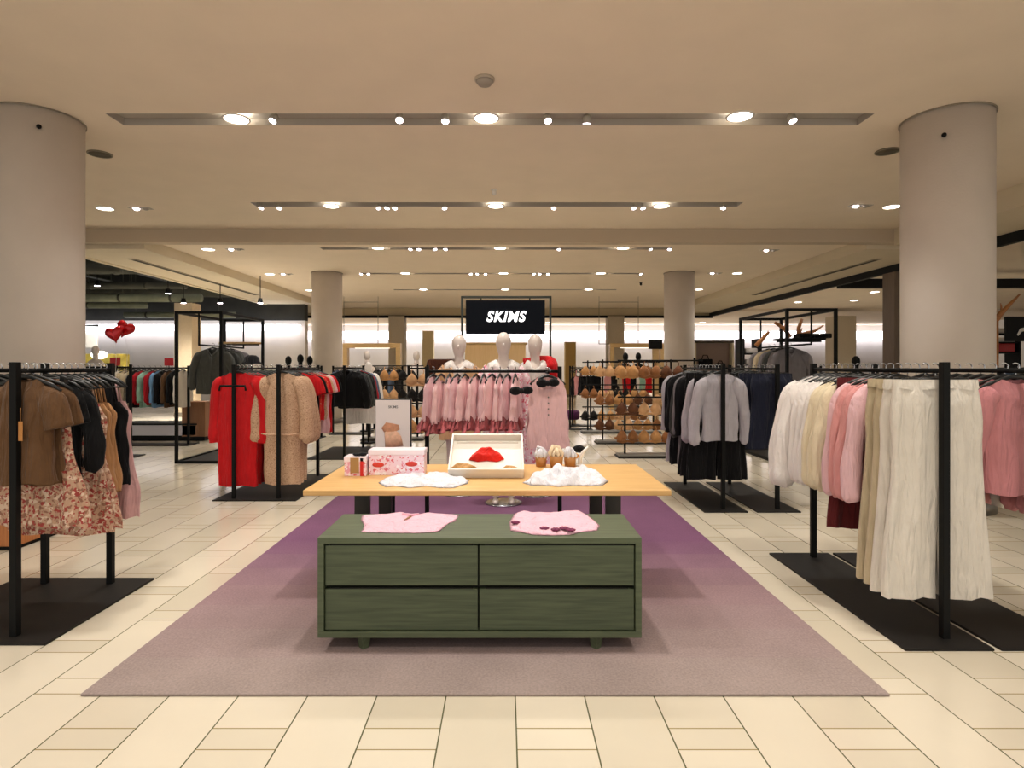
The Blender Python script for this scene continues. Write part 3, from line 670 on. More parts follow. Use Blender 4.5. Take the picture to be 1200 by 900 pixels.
# ---- RIGHT FRONT RACKS
rack('black rack at the right front carrying cream trousers and white sweatshirts', 1.97, 2.41, 2.94, 4.46, [2.25], posts=(3.06, 4.36))
rack('black rack at the far right edge carrying pink sweatshirts', 2.445, 2.885, 2.94, 4.46, [2.70], posts=(3.06, 4.36))
CREAM = cloth('cream', (226, 219, 208), .04); WHT = cloth('white', (240, 234, 230), .03); BEI = cloth('beige', (196, 180, 150), .05)
PNK = cloth('rose_pink', (218, 152, 150), .06); PNKL = cloth('light_pink', (232, 190, 196), .05); ROSE = cloth('old_rose', (196, 130, 134), .06); BURG = cloth('burgundy', (96, 34, 36)); YEL = cloth('pale_yellow', (232, 218, 188), .04)
RK = 'right front rack'
seq = [(3.125, 'p', CREAM, 'cream wide-leg trousers'), (3.20, 'p', CREAM, 'cream wide-leg trousers'), (3.27, 'p', BEI, 'beige knit trousers'), (3.34, 'p', BEI, 'beige knit trousers'),
       (3.42, 's', PNKL, 'light pink sweatshirt'), (3.49, 's', PNK, 'rose pink sweatshirt'), (3.56, 's', PNK, 'rose pink sweatshirt'), (3.63, 's', PNKL, 'light pink sweatshirt'), (3.69, 'b', BURG, 'burgundy long shorts'),
       (3.75, 's', YEL, 'pale cream sweatshirt'), (3.81, 's', YEL, 'pale cream sweatshirt'), (3.88, 's', YEL, 'pale cream sweatshirt'),
       (3.95, 's', WHT, 'white sweatshirt'), (4.02, 's', WHT, 'white sweatshirt'), (4.09, 's', WHT, 'white sweatshirt'), (4.16, 'w', WHT, 'white puff-sleeved sweatshirt'), (4.24, 'w', WHT, 'white puff-sleeved sweatshirt')]
for i, (y, k, m, ds) in enumerate(seq):
    xo = 0.0
    if k == 'p': mb = g_pants(1.19 if i < 2 else 1.17, .215, .135, .035); nm, ct, hk = 'trousers', 'trousers', 'clip'; xo = .055 if i < 2 else (-.01 if i == 2 else -.03)
    elif k == 'b': mb = g_pants(.98, .19, .12, .02); nm, ct, hk = 'shorts', 'shorts', 'clip'; xo = -.02
    elif k == 's': mb = g_top(.70, .19, .036, 'cuff', scoop=.03, sl=.74, flare=1.0); nm, ct, hk = 'sweatshirt', 'sweatshirt', 'wide'
    else: mb = g_top(.68, .225, .040, 'puff', scoop=.03, sl=.80, flare=.98); nm, ct, hk = 'sweatshirt', 'sweatshirt', 'wide'
    hang(mb, nm, m, (2.25, y, RAILZ), R.uniform(-.05, .05), '%s, %s from the front on the right front rack' % (ds, ORD[i]), ct, 'clothes on the right front rack', RK, hk)
RK = 'far right rack'
for i, y in enumerate([3.16, 3.23, 3.31, 3.39, 3.48, 3.57, 3.66, 3.75, 3.84]):
    m = [ROSE, ROSE, PNK, ROSE, ROSE, CREAM, PNK, PNK, WHT][i]
    hang(g_top(.66, .17, .036, 'cuff', scoop=.03, sl=.80, flare=1.0), 'sweatshirt', m, (2.70, y, RAILZ), R.uniform(-.06, .06), '%s sweatshirt, %s from the front on the far right rack' % ({ROSE: 'old rose', PNK: 'rose pink', CREAM: 'cream', WHT: 'white'}[m], ORD[i]), 'sweatshirt', 'sweatshirts on the far right rack', RK)

# ---- MID RIGHT RACKS (grey sweatshirts)
rack('black rack in mid right carrying grey sweatshirts over black trousers', 1.91, 2.33, 5.73, 7.2, [2.13], posts=(5.84, 7.08))
rack('black rack in mid right carrying navy jeans', 2.42, 2.84, 5.73, 7.2, [2.66], posts=(5.84, 7.08))
GREY = cloth('heather_grey', (186, 182, 190), .08); GREYD = cloth('grey_marl', (128, 124, 128), .08)
RK = 'mid right rack'
seq = [(5.93, 'j', GREY, 'heather grey sweatshirt'), (6.02, 'p', BLK, 'black trousers'), (6.11, 'j', GREY, 'heather grey sweatshirt'), (6.20, 'p', BLK, 'black trousers'), (6.30, 'p', BLK, 'black trousers'),
       (6.40, 'd', BLK, 'long black dress'), (6.50, 'd', GREYD, 'long grey marl dress'), (6.60, 'j', CHAR, 'charcoal sweatshirt'), (6.70, 'd', BLK, 'long black dress'), (6.80, 'd', BLK, 'long black dress'), (6.92, 'd', GREY, 'long heather grey dress')]
for i, (y, k, m, ds) in enumerate(seq):
    if k == 'p': mb = g_pants(1.12, .22, .15, .03); a = ('trousers', 'trousers', 'clip')
    elif k == 'j': mb = g_top(.72, .185, .045, 'cuff', scoop=.03, sl=.74, flare=1.0); a = ('sweatshirt', 'sweatshirt', 'wide')
    else: mb = g_top(1.08, .23, .035, 'long', sl=.7, flare=1.15); a = ('dress', 'dress', 'wide')
    hang(mb, a[0], m, (2.13, y, RAILZ), R.uniform(-.1, .1), '%s, %s from the front on the mid right rack' % (ds, ORD[i]), a[1], 'clothes on the mid right rack', RK, a[2])
RK = 'navy jeans rack'
for i, y in enumerate([5.95, 6.06, 6.17, 6.28, 6.40, 6.52, 6.64, 6.8]):
    m = [NAVY, NAVY, NAVY, NAVY, CHAR, BLK, BLK, CHAR][i]
    if i > 3: mb = g_top(.86, .2, .035, 'cuff', sl=.7); a = ('cardigan', 'cardigan', 'wide')
    else: mb = g_pants(.80, .2, .13, .04); a = ('jeans', 'jeans', 'clip')
    hang(mb, a[0], m, (2.66, y, RAILZ), R.uniform(-.1, .1), '%s %s, %s from the front on the navy jeans rack' % ({GREYD: 'grey', NAVY: 'navy', CHAR: 'charcoal', BLK: 'black'}[m], a[0], ORD[i]), a[1], 'clothes on the navy jeans rack', RK, a[2])

# ---- LEFT MID RACK: red and beige dresses
lr = rack('black double rail rack carrying long red and beige dresses', -3.05, -2.18, 6.22, 7.75, [-2.86, -2.39], posts=(6.30, 7.62))
for sx in (-1, 1):
    MB().tube([(-2.86+2.615, -.72, -0.25+1.45), (-2.86+2.615+sx*.13, -.72, 1.2), (-2.86+2.615+sx*.14, -.72, 1.15)], .012, 8).build('face_out_arm', BLACK, lr)
RED = cloth('red', (206, 28, 34), .06); REDD = cloth('dark_red', (168, 22, 34), .06)
BDOT = printed('beige_dotted', (202, 166, 136), [(160, 118, 90), (222, 190, 160)], 90, .6)
RPAT = printed('red_print', (222, 60, 40), [(90, 20, 20), (225, 190, 160)], 40, .66)
RK = 'long dress rack'
def g_longdress():
    mb = g_top(1.24, .195, .05, 'puff', scoop=.05, sl=.78, flare=1.0, neck=.06)
    mb.tube([(-.2, -.052, -.70), (-.1, -.066, -.71), (0, -.07, -.705), (.1, -.066, -.71), (.2, -.052, -.70)], .010, 6)
    return mb
def g_reddress(): return g_top(1.26, .22, .045, 'long', scoop=.03, sl=.78, flare=.95)
for i, y in enumerate([6.40, 6.50, 6.60, 6.72]):
    hang(g_reddress(), 'dress', RED if i != 2 else REDD, (-2.86, y, RAILZ), R.uniform(-.1, .1), 'long red long-sleeved dress, %s from the front on the long dress rack' % ORD[i], 'dress', 'long dresses', RK)
for i, y in enumerate([6.40, 6.50, 6.62]):
    hang(g_longdress(), 'dress', BDOT, (-2.39, y, RAILZ), R.uniform(-.08, .08), 'long beige dotted dress with full sleeves, %s from the front on the long dress rack' % ORD[i], 'dress', 'long dresses', RK)
for i, (y, m, w) in enumerate([(6.80, RED, 'red'), (6.90, BLK, 'black'), (7.00, RPAT, 'red printed'), (7.10, RED, 'red'), (7.20, BDOT, 'beige dotted'), (7.30, PNKL, 'light pink'), (7.42, RED, 'red'), (7.52, BLK, 'black')]):
    hang(g_top(.62 if i < 5 else .8, .24, .035, 'short', flare=1.0), 'blouse', m, (-2.39, y, RAILZ), R.uniform(-.1, .1), '%s short-sleeved blouse, %s behind the beige dotted dresses' % (w, ORD[i].replace('nearest', 'first')), 'top', 'blouses behind the beige dresses', RK)
for i, (y, m) in enumerate([(6.86, CHAR), (7.0, BLK), (7.14, BLK), (7.3, REDD), (7.46, BLK)]):
    hang(g_top(.9, .22, .035, 'long', sl=.7), 'dress', m, (-2.86, y, RAILZ), R.uniform(-.1, .1), '%s dress, %s behind the long red dresses' % ({CHAR: 'charcoal', BLK: 'black', REDD: 'dark red'}[m], ORD[i].replace('nearest', 'first')), 'dress', 'dresses behind the red dresses', RK)

# ---- rack of black clothes behind (x 390-450)
rack('black rack with black jackets left of the poster', -3.0, -2.2, 9.0, 10.4, [-2.45], posts=(9.1, 10.3))
RK = 'black jacket rack'
MINT = cloth('mint', (150, 190, 170)); SKY = cloth('sky_blue', (110, 150, 190)); DENIM = cloth('denim', (86, 104, 130))
for i, (y, m, w, L) in enumerate([(9.2, BLK, 'black', .6), (9.32, BLK, 'black', .6), (9.44, CHAR, 'charcoal', .62), (9.56, BLK, 'black', .62), (9.7, BLK, 'black', .66), (9.85, REDD, 'dark red', .66), (10.0, DENIM, 'denim', .6), (10.14, WHT, 'white', .95)]):
    hang(g_jacket(L, .25, .05, .6), 'jacket', m, (-2.45, y, RAILZ), R.uniform(-.2, .2), '%s jacket, %s from the front on the rack left of the poster' % (w, ORD[i]), 'jacket', 'jackets left of the poster', RK)

# ---- FAR LEFT RACKS (x 150-222)
rack('black rack with cream and mint tops left of the left frame', -7.1, -5.6, 10.55, 10.95, [10.75], along='x', posts=(-7.0, -5.7))
RK = 'far left rack'
far = [(CREAM, 'cream'), (BEI, 'beige'), (BEI, 'beige'), (BLK, 'black'), (REDD, 'dark red'), (MINT, 'mint'), (REDD, 'dark red'), (SKY, 'sky blue'), (BLK, 'black'), (BROWN, 'brown'), (BLK, 'black'), (CREAM, 'cream')]
for i, (m, w) in enumerate(far):
    x = -6.9+i*.100
    hang(g_top(.66+.05*(i % 2), .2, .038, 'long', sl=.6), 'sweater', m, (x, 10.75, RAILZ), PI/2-.12+R.uniform(-.1, .1), '%s sweater, %s from the left on the far left rack' % (w, ['first']+[0]*0 and 'first' if i == 0 else ORD[i]), 'sweater', 'sweaters on the far left rack', RK)
t = empty('display_bench', (-6.55, 11.6, 0), 'low glossy white display bench with black edges under far left sweaters', 'display block')
MB().bbox(-.8, .7, -.3, .3, .10, .30, .01).build('bench_body', mat('gloss_white', (235, 230, 238), .15), t)
MB().bbox(-.82, .72, -.32, .32, .30, .33, .004).build('top_edge', BLACK, t)
MB().bbox(-.78, .68, -.28, .28, 0, .10, .004).build('plinth', BLACK, t)
rack('black rack behind the left front rack', -7.6, -5.72, 9.0, 9.5, [9.25], along='x', posts=(-7.5, -5.8), h=1.42)
for i in range(9):
    m, w = [(BLK, 'black'), (DENIM, 'denim'), (BLK, 'black'), (CHAR, 'charcoal'), (BLK, 'black'), (BLK, 'black'), (BROWN, 'brown'), (BLK, 'black'), (BLK, 'black')][i]
    hang(g_jacket(.68, .22, .045, .62), 'jacket', m, (-7.38+i*.135, 9.25, RAILZ+.015), PI/2-.1, '%s jacket, %s from the left behind the left front rack' % (w, 'first' if i == 0 else ORD[i]), 'jacket', 'jackets behind the left front rack', 'rack behind the left front rack')

# ================================================================== BOX FRAMES
def box_frame(x0, x1, y0, y1, h, label):
    f = empty('portal_stand', (x0, y0, 0), label, 'display frame', 'tall black box frames'); w = .04
    L, D = x1-x0, y1-y0
    for (a, c) in ((0, 0), (L, 0), (0, D), (L, D)): MB().bbox(a-w/2, a+w/2, c-w/2, c+w/2, 0, h, .003).build('upright', BLACK, f)
    for z in (h, .02):
        for (a0, a1, c0, c1) in ((-w/2, L+w/2, -w/2, w/2), (-w/2, L+w/2, D-w/2, D+w/2), (-w/2, w/2, 0, D), (L-w/2, L+w/2, 0, D)):
            MB().bbox(a0, a1, c0, c1, z-.02, z+.02, .003).build('crossbar', BLACK, f)
    MB().bbox(0, L, 0, D, 0.0, .02, .003).build('base_plate', PLATE, f)
    MB().tube([(L/2, 0, h-.02), (L/2, 0, 1.72), (L/2, D, 1.72), (L/2, D, h-.02)], .014, 8).build('hanging_rail', BLACK, f)
    return f
lf = box_frame(-4.77, -4.12, 8.67, 10.15, 2.19, 'tall black box frame left of the red dresses')
rf = box_frame(3.94, 4.62, 8.35, 10.0, 2.2, 'tall black box frame left of the big right column')
GJ = cloth('grey_coat', (78, 80, 76))
for nm, px in (('left', 0),):
    for i, (dx, m, w) in enumerate([(.42, GJ, 'dark grey'), (.62, CHAR, 'charcoal'), (.82, GJ, 'dark grey'), (1.02, GREYD, 'mid grey')]):
        hang(g_jacket(.74, .24, .05, .66), 'coat', m, (-4.445, 8.67+dx, 1.733), .0, '%s coat, %s from the front in the left black frame' % (w, ORD[i]), 'coat', 'coats in the left frame', 'left black frame')
for i, (dx, m, w) in enumerate([(.62, GREYD, 'grey'), (.80, CHAR, 'charcoal'), (.98, GREYD, 'grey'), (1.16, BEI, 'beige'), (1.34, GREYD, 'grey')]):
    hang(g_jacket(.8, .24, .05, .6), 'coat', m, (4.28, 8.35+dx, 1.733), .0, '%s coat, %s from the front in the right black frame' % (w, ORD[i]), 'coat', 'coats in the right frame', 'right black frame')
# shelf, folded stacks and hat in frames
for (x0, y0, nm, L) in ((-4.77, 8.67, 'left', .65), (3.94, 8.35, 'right', .68)):
    t = empty('frame_shelf', (x0+L/2, y0+1.38 if nm == 'left' else y0+.35, 1.80), 'thin wooden shelf high inside the %s black frame' % nm, 'shelf')
    MB().bbox(-L/2+.02, L/2-.02, -.14, .14, -.015, .015, .003).build('board', wood('shelf_wood', (190, 150, 96), (205, 168, 112), 0) if nm == 'left' else BLACK, t)
    MB().bbox(-L/2+.02, L/2-.02, -.015, .015, -.04, -.015, .002).build('bracket', BLACK, t)
t = empty('bowler_hat', (X(295, 9.0), 9.0, 1.45), 'black rounded hat on a stand right of the grey coats', 'hat')
MB().lathe([(0, .13), (.06, .125), (.105, .09), (.115, .03), (.15, .005), (.15, 0), (.1, .0), (0, .0)], n=20).build('crown', BLK, t)
MB().lathe([(.02, -1.40), (.14, -1.445), (.14, -1.45)], n=16).build('foot', BLACK, t); MB().tube([(0, 0, -1.44), (0, 0, 0)], .012, 8).build('pole', BLACK, t)
t = empty('wooden_crate', (X(233, 11.5), 11.5, 0), 'brown wooden cabinet standing behind the left black frame', 'cabinet')
MB().bbox(-.22, .22, -.2, .2, .08, .74, .006).build('body', wood('crate_brown', (136, 92, 60), (156, 110, 74), 2), t)
MB().bbox(-.2, .2, -.18, .18, 0, .08, .003).build('plinth', BLACK, t)
# driftwood branches above the right frame
BR = wood('driftwood', (150, 96, 50), (186, 126, 74), 0)
for i, pts in enumerate([[(930, 398), (938, 392), (955, 388), (965, 381)], [(936, 396), (936, 384), (940, 374)], [(926, 395), (919, 385), (908, 378)], [(886, 405), (893, 398), (901, 389)]]):
    b = MB(); P = [at(a, c_, 9.0) for a, c_ in pts]; b.tube([Vector(p)-Vector(P[0]) for p in P], [.035, .03, .022, .012][:len(P)], 8)
    b.tube([Vector(P[1])-Vector(P[0]), Vector(P[1])-Vector(P[0])+Vector((.05, .05, .10))], [.016, .006], 6)
    o = b.build('driftwood_branch', BR, None, P[0]); tag(o, ['longest driftwood branch leaning right in the right black frame', 'short upright driftwood branch in the right black frame', 'driftwood branch leaning left in the right black frame', 'lone driftwood branch at the left of the right black frame'][i], 'branch')
# folded items on rack shelf inside right frame
sf = empty('display_stand', (X(886, 10.6), 10.6, 0), 'black stand with stacked folded white and black items in the right frame', 'shelf')
for k in range(2): MB().bbox(-.28, .0, -.2, .2, 1.42+k*.2, 1.44+k*.2, .003).build('shelf', BLACK, sf)
MB().bbox(-.3, -.28, -.2, .2, 0, 1.9, .003).build('side_panel', BLACK, sf); MB().bbox(0, .02, -.2, .2, 0, 1.9, .003).build('side_panel', BLACK, sf)
for k in range(2): tag(MB().bbox(-.25, -.03, -.16, .16, 0, .09, .03).build('folded_sweater', WHT, None, (X(886, 10.6), 10.6, 1.4405+k*.2)), 'white folded sweater on the %s shelf of the black stand' % ['lower', 'upper'][k], 'sweater')
t = empty('shelf_bag', (X(941, 9.0), 8.7, 1.8155), 'long black case lying on the shelf in the right black frame', 'case')
MB().bbox(-.24, .22, -.11, .11, 0, .07, .02).build('body', BLK, t); MB().tube([(-.1, -.11, .04), (-.06, -.14, .05), (.04, -.14, .05), (.08, -.11, .04)], .008, 6).build('handle', CHROME, t)

# ================================================================== PINK RACK behind table
DP = 5.38
pr = rack('black rack with short pink pyjama tops behind the table', X(497, DP), X(660, DP), DP-.2, DP+.2, [DP], along='x', posts=(X(500.5, DP), X(656, DP)), h=1.385)
RUF = cloth('rose_ruffle', (168, 84, 88)); SAT = cloth('pink_satin', (242, 200, 202), .05)
RK = 'pink rack'; RZP = 1.385-.025+.013
def g_cami():
    mb = MB(); body_tube(mb, [(0, .11), (.2, .17), (1, .20)], [(0, .02), (.4, .032), (1, .042)], -.44, shoulder=.15, neck=.06, zs=-.055, slope=.03, scoop=.04, folds=6, amp=.014)
    return mb
def ruffle_for(par):
    mb = MB(); n = 48; vs = []
    for j in range(4):
        for k in range(n):
            a = 2*PI*k/n; g = 1+.10*j+(.05+.08*j)*math.sin(9*a); vs.append((.19*g*math.cos(a), .042*g*math.sin(a)+.01*j*math.sin(14*a), -.41-.036*j-.016*math.sin(5*a)))
    mb.add(vs, [(j*n+k, j*n+(k+1) % n, (j+1)*n+(k+1) % n, (j+1)*n+k) for j in range(3) for k in range(n)])
    return mb.build('ruffle_hem', RUF, par)
xs = [X(p, DP) for p in (508, 517, 526.5, 536, 545, 558, 567, 576.5, 586, 595, 604)]
for i, x in enumerate(xs):
    dz = -.05 if i == 1 else 0
    o = hang(g_cami(), 'camisole', SAT if i % 3 else PNKL, (x, DP, RZP), PI/2+R.uniform(-.3, .05)-.12, 'pink satin camisole with ruffled hem, %s from the left on the pink rack' % ('first' if i == 0 else ORD[i]), 'top', 'pink camisoles', RK, 'narrow'); o.location.z += dz*.6
    ruffle_for(o)
# front facing pink tank on a face-out arm
MB().tube([(X(640, DP)-pr.location.x, 0, 1.35), (X(640, DP)-pr.location.x, -.30, 1.35), (X(640, DP)-pr.location.x, -.31, 1.37)], .010, 8).build('face_out_arm', BLACK, pr)
RIB = cloth('pink_rib', (238, 196, 198), .05)
for i, (yy, xx) in enumerate([(-.24, 0), (-.17, -.02), (-.10, -.05)]):
    mb = g_top(.66, .165, .035, None, neck=.085, scoop=.13, flare=1.12, shoulder=.135, folds=6)
    o = hang(mb, 'tank_top', RIB if i != 1 else ROSE, (X(640, DP), DP+yy, 1.365), -.05*i, 'pink sleeveless pyjama top facing the front, %s on the arm of the pink rack' % ['nearest', 'second', 'third'][i], 'top', 'pink tank tops on the arm', RK, 'narrow')
    if i == 0:
        q = MB()
        for k in range(4): q.ball((.0, -.042, -.22-.05*k), .007)
        q.build('button', mat('grey_button', (120, 110, 100), .4), o)
BOWM = cloth('black_bow', (18, 18, 20))
for i, (px_, py_) in enumerate([(611, 458), (642, 449)]):
    b = MB(); b.ball((-.05, 0, 0), .05, sy=.5, sz=.75).ball((.05, 0, .005), .05, sy=.5, sz=.7).ball((0, -.01, 0), .025)
    o = b.build('bow', BOWM, None, at(px_, py_, DP-.33)); tag(o, ['black satin bow hanging left of the front facing pink tank', 'black satin bow at the neck of the front facing pink tank'][i], 'bow')

# ================================================================== MANNEQUINS
SKIN = mat('mannequin_white', (226, 214, 206), .35, noise=.02)
def skin_obj(name, pts, edges, radii, m, parent, root=0):
    me = bpy.data.meshes.new(name); me.from_pydata(pts, edges, []); o = bpy.data.objects.new(name, me); COL.objects.link(o)
    me.materials.append(m); o.parent = parent
    md = o.modifiers.new('skin', 'SKIN'); md.use_smooth_shade = True
    if not me.skin_vertices: me.attributes
    for i, r_ in enumerate(radii):
        sv = me.skin_vertices[0].data[i]; sv.radius = (r_, r_ if not isinstance(r_, tuple) else r_); sv.use_root = (i == root)
    sd = o.modifiers.new('sub', 'SUBSURF'); sd.levels = 2; sd.render_levels = 2
    return o
def mannequin(x, y, rz, label, leg_only_base=True):
    t = empty('mannequin', (x, y, 0.013), label, 'mannequin', 'white mannequins', rz)
    # one continuous lofted body, elliptical rings
    b = MB()
    prof = [(.93, .155, .10), (.98, .165, .105), (1.05, .15, .095), (1.12, .13, .085), (1.2, .14, .09), (1.28, .155, .10), (1.35, .165, .095), (1.41, .17, .08), (1.445, .13, .065), (1.465, .07, .055), (1.49, .052, .052), (1.535, .05, .052)]
    head = [(1.545, .05, .06), (1.565, .058, .075), (1.60, .068, .088), (1.65, .077, .098), (1.70, .076, .098), (1.74, .06, .08), (1.765, .03, .045), (1.772, .002, .003)]
    n = 28; vs = []; rings = prof+head
    for (z, a, c_) in rings:
        for k in range(n):
            w = 2*PI*k/n; yy = -.012 if z > 1.545 else 0
            vs.append((a*math.cos(w), c_*math.sin(w)+yy, z-.03))
    b.add(vs, [(i*n+k, i*n+(k+1) % n, (i+1)*n+(k+1) % n, (i+1)*n+k) for i in range(len(rings)-1) for k in range(n)])
    b.ball((0, -.105, 1.60), .014, sy=1.2, sz=1.8)
    for s_ in (-1, 1):
        limb(b, [(s_*.085, 0, .99), (s_*.09, -.005, .75), (s_*.085, -.01, .50), (s_*.085, .015, .30), (s_*.08, .01, .10), (s_*.08, 0, .055)], [.085, .078, .052, .052, .032, .032], flat=1, amp=0)
        b.ball((s_*.08, -.07, .03), .035, sx=.9, sy=2.4, sz=.85)
        limb(b, [(s_*.15, 0, 1.375), (s_*.20, .0, 1.28), (s_*.225, .01, 1.11), (s_*.235, -.03, .93), (s_*.235, -.05, .86)], [.045, .046, .036, .026, .022], flat=1, amp=0, n=12)
        b.ball((s_*.235, -.055, .82), .03, sx=.5, sy=.9, sz=1.3)
        for q in range(4): b.tube([(s_*.235, -.075+.013*q, .80), (s_*.235, -.082+.014*q, .76), (s_*.23, -.08+.014*q, .725+.006*abs(q-1))], [.008, .0075, .005], 6)
        b.tube([(s_*.235, -.085, .83), (s_*.228, -.105, .80), (s_*.225, -.108, .775)], [.009, .008, .006], 6)
    b.build('body', SKIN, t)
    MB().lathe([(.19, 0), (.19, .008), (.17, .012), (0, .012)], n=32).build('stand', mat('brushed_steel', (150, 150, 156), .25, metal=1), t)
    return t
def wear(par, mb, name, m, z=0, y=0): o = mb.build(name, m, par, (0, y, z)); return o
def wear_top(L, w, T, sleeve, m, par, name, z=1.47, sl=.5, flare=1.0, neck=.07, scoop=.08):
    mb = MB(); body_tube(mb, [(0, .165), (.15, w), (.5, w*.95), (1, w*flare)], [(0, .05), (.12, T), (.5, T*.95), (1, T)], -L, shoulder=.17, neck=neck, zs=-.0, slope=.05, scoop=scoop, folds=5, amp=.006)
    if sleeve:
        for s_ in (-1, 1): limb(mb, [(s_*.14, 0, -.08), (s_*.205, 0, -.18), (s_*.235, .005, -.35), (s_*.245, -.02, -sl)], [.055, .065, .06, .06], flat=1, amp=.004)
    return wear(par, mb, name, m, z)
BCOAT = cloth('camel', (214, 172, 132), .05); FPNK = printed('pink_floral_robe', (240, 205, 215), [(226, 120, 140), (250, 240, 240)], 30, .57)
m1 = mannequin(X(538, 6.55), 6.55, 0, 'left white mannequin in camel cardigan behind the pink camisoles')
wear_top(.42, .165, .115, None, WHT, m1, 'white_top'); wear_top(.86, .20, .135, 'l', BCOAT, m1, 'camel_cardigan', sl=.55, flare=1.1, z=1.46, scoop=.22)
m2 = mannequin(X(590, 6.1), 6.1, 0, 'middle white mannequin in pink floral robe directly under the black sign')
wear_top(.5, .165, .115, None, WHT, m2, 'white_top'); wear_top(1.0, .20, .135, 'l', FPNK, m2, 'floral_robe', sl=.6, flare=1.15, z=1.455, scoop=.25)
m3 = mannequin(X(627, 6.5), 6.5, 0, 'right white mannequin with red cape behind the pink tank')
wear_top(.5, .165, .115, None, WHT, m3, 'white_top')
mb = MB(); body_tube(mb, [(0, .175), (.3, .17), (1, .20)], [(0, .12), (1, .13)], -.85, shoulder=.17, neck=.01, zs=0, slope=0, scoop=0, scoop_b=0, folds=6, amp=.01); wear(m3, mb, 'floral_skirt', FPNK, 1.05)
mb = MB(); mb.ball((0, 0, 0), .1, n=6, m=4) if False else None
limb(mb, [(-.13, -.02, -.02), (0.05, .07, -.01), (.16, -.02, -.03), (.20, -.03, -.2), (.2, -.03, -.46)], [.05, .06, .075, .06, .045], flat=1.2, amp=.008)
wear(m3, mb, 'red_cape', RED, 1.45)

# ================================================================== SIGN
DS = 7.1
sg = empty('hanging_sign', (X(592, DS), DS, .012), 'black SKIMS shop sign in a tall black tube frame above the mannequins', 'sign')
sx0, sx1 = X(541.5, DS)-X(592, DS), X(645, DS)-X(592, DS); zt_ = Z(347, DS)-.012
for x in (sx0, sx1): MB().bbox(x-.013, x+.013, -.013, .013, 0, zt_, .002).build('upright', mat('sign_frame', (46, 52, 46), .5), sg)
MB().bbox(sx0-.013, sx1+.013, -.013, .013, zt_-.026, zt_, .002).build('top_bar', mat('sign_frame', (46, 52, 46), .5), sg)
MB().bbox(sx0-.013, sx1+.013, -.2, .2, 0, .01, .002).build('base_plate', PLATE, sg)
p0, p1 = X(546, DS)-X(592, DS), X(638.5, DS)-X(592, DS); q0, q1 = Z(391.5, DS)-.012, Z(352, DS)-.012
pan = MB().bbox(p0, p1, -.03, .02, q0, q1, .004).build('sign_panel', mat('sign_navy_black', (8, 13, 22), .8, spec=.15), sg)
for hx in (p0+.18, p1-.18): MB().tube([(hx, 0, q1-.01), (hx, 0, zt_-.02)], .008, 6).build('hook', BLACK, sg)
def text(body, size, m, parent, loc, rot, name='lettering', shear=.25, off=.012, ext=.004, sx=1):
    cu = bpy.data.curves.new(name, 'FONT'); cu.body = body; cu.size = size; cu.extrude = ext; cu.offset = off; cu.shear = shear; cu.space_character = 1.0+off*28; cu.align_x = 'CENTER'; cu.align_y = 'CENTER'
    o = bpy.data.objects.new(name+'_tmp', cu); COL.objects.link(o)
    dg = bpy.context.evaluated_depsgraph_get(); me = bpy.data.meshes.new_from_object(o.evaluated_get(dg)); bpy.data.objects.remove(o)
    r = bpy.data.objects.new(name, me); COL.objects.link(r); me.materials.clear(); me.materials.append(m); r.parent = parent; r.location = loc; r.rotation_euler = rot; r.scale = (sx, 1, 1)
    return r
text('SKIMS', .17, mat('letter_white', (250, 250, 250), .5, emit=1.2), pan, ((p0+p1)/2, -.034, (q0+q1)/2), (PI/2, 0, 0), off=.005, sx=.92)

# ================================================================== POSTER STAND
DPO = 4.95
ps = empty('poster_stand', (X(461, DPO), DPO, .012), 'black framed floor poster of a beige garment behind the pink boxes', 'poster')
pw = 21.5/700*DPO; pz0, pz1 = Z(548, DPO), Z(467, DPO)-.012
MB().bbox(-pw, pw, -.01, .012, pz0, pz1, .003).build('frame', mat('poster_frame', (40, 44, 46), .4), ps)
sheet = MB().bbox(-pw+.008, pw-.012, -.014, -.008, pz0+.01, pz1-.012, .001).build('sheet', mat('poster_paper', (226, 220, 222), .6), ps)
text('SKIMS', .03, mat('poster_ink', (90, 90, 92), .6), sheet, (-.0, -.0148, pz1-.07), (PI/2, 0, 0), shear=0, off=.0005, ext=.0005)
FIG = mat('printed_beige_form', (206, 150, 118), .7, noise=.25, scale=30)
b = MB()
pc = [(.0, -.0), ]
b.tube([(-.085, -.016, pz1-.26), (-.05, -.018, pz1-.24), (0, -.018, pz1-.245), (.05, -.018, pz1-.235)], [.02, .045, .04, .02], 12, flat=.06)
b.build('printed_arms', FIG, sheet)
MB().tube([(-.03, -.017, pz1-.26), (.0, -.018, pz1-.33), (.01, -.018, pz1-.40)], [.045, .07, .075], 14, flat=.04).build('printed_torso', mat('printed_beige_light', (222, 178, 152), .7, noise=.2, scale=30), sheet)
MB().tube([(0, 0, .012), (0, 0, pz0+.05)], .014, 8).build('pole', BLACK, ps); MB().bbox(-.16, .16, -.13, .13, 0, .012, .003).build('foot_plate', PLATE, ps)

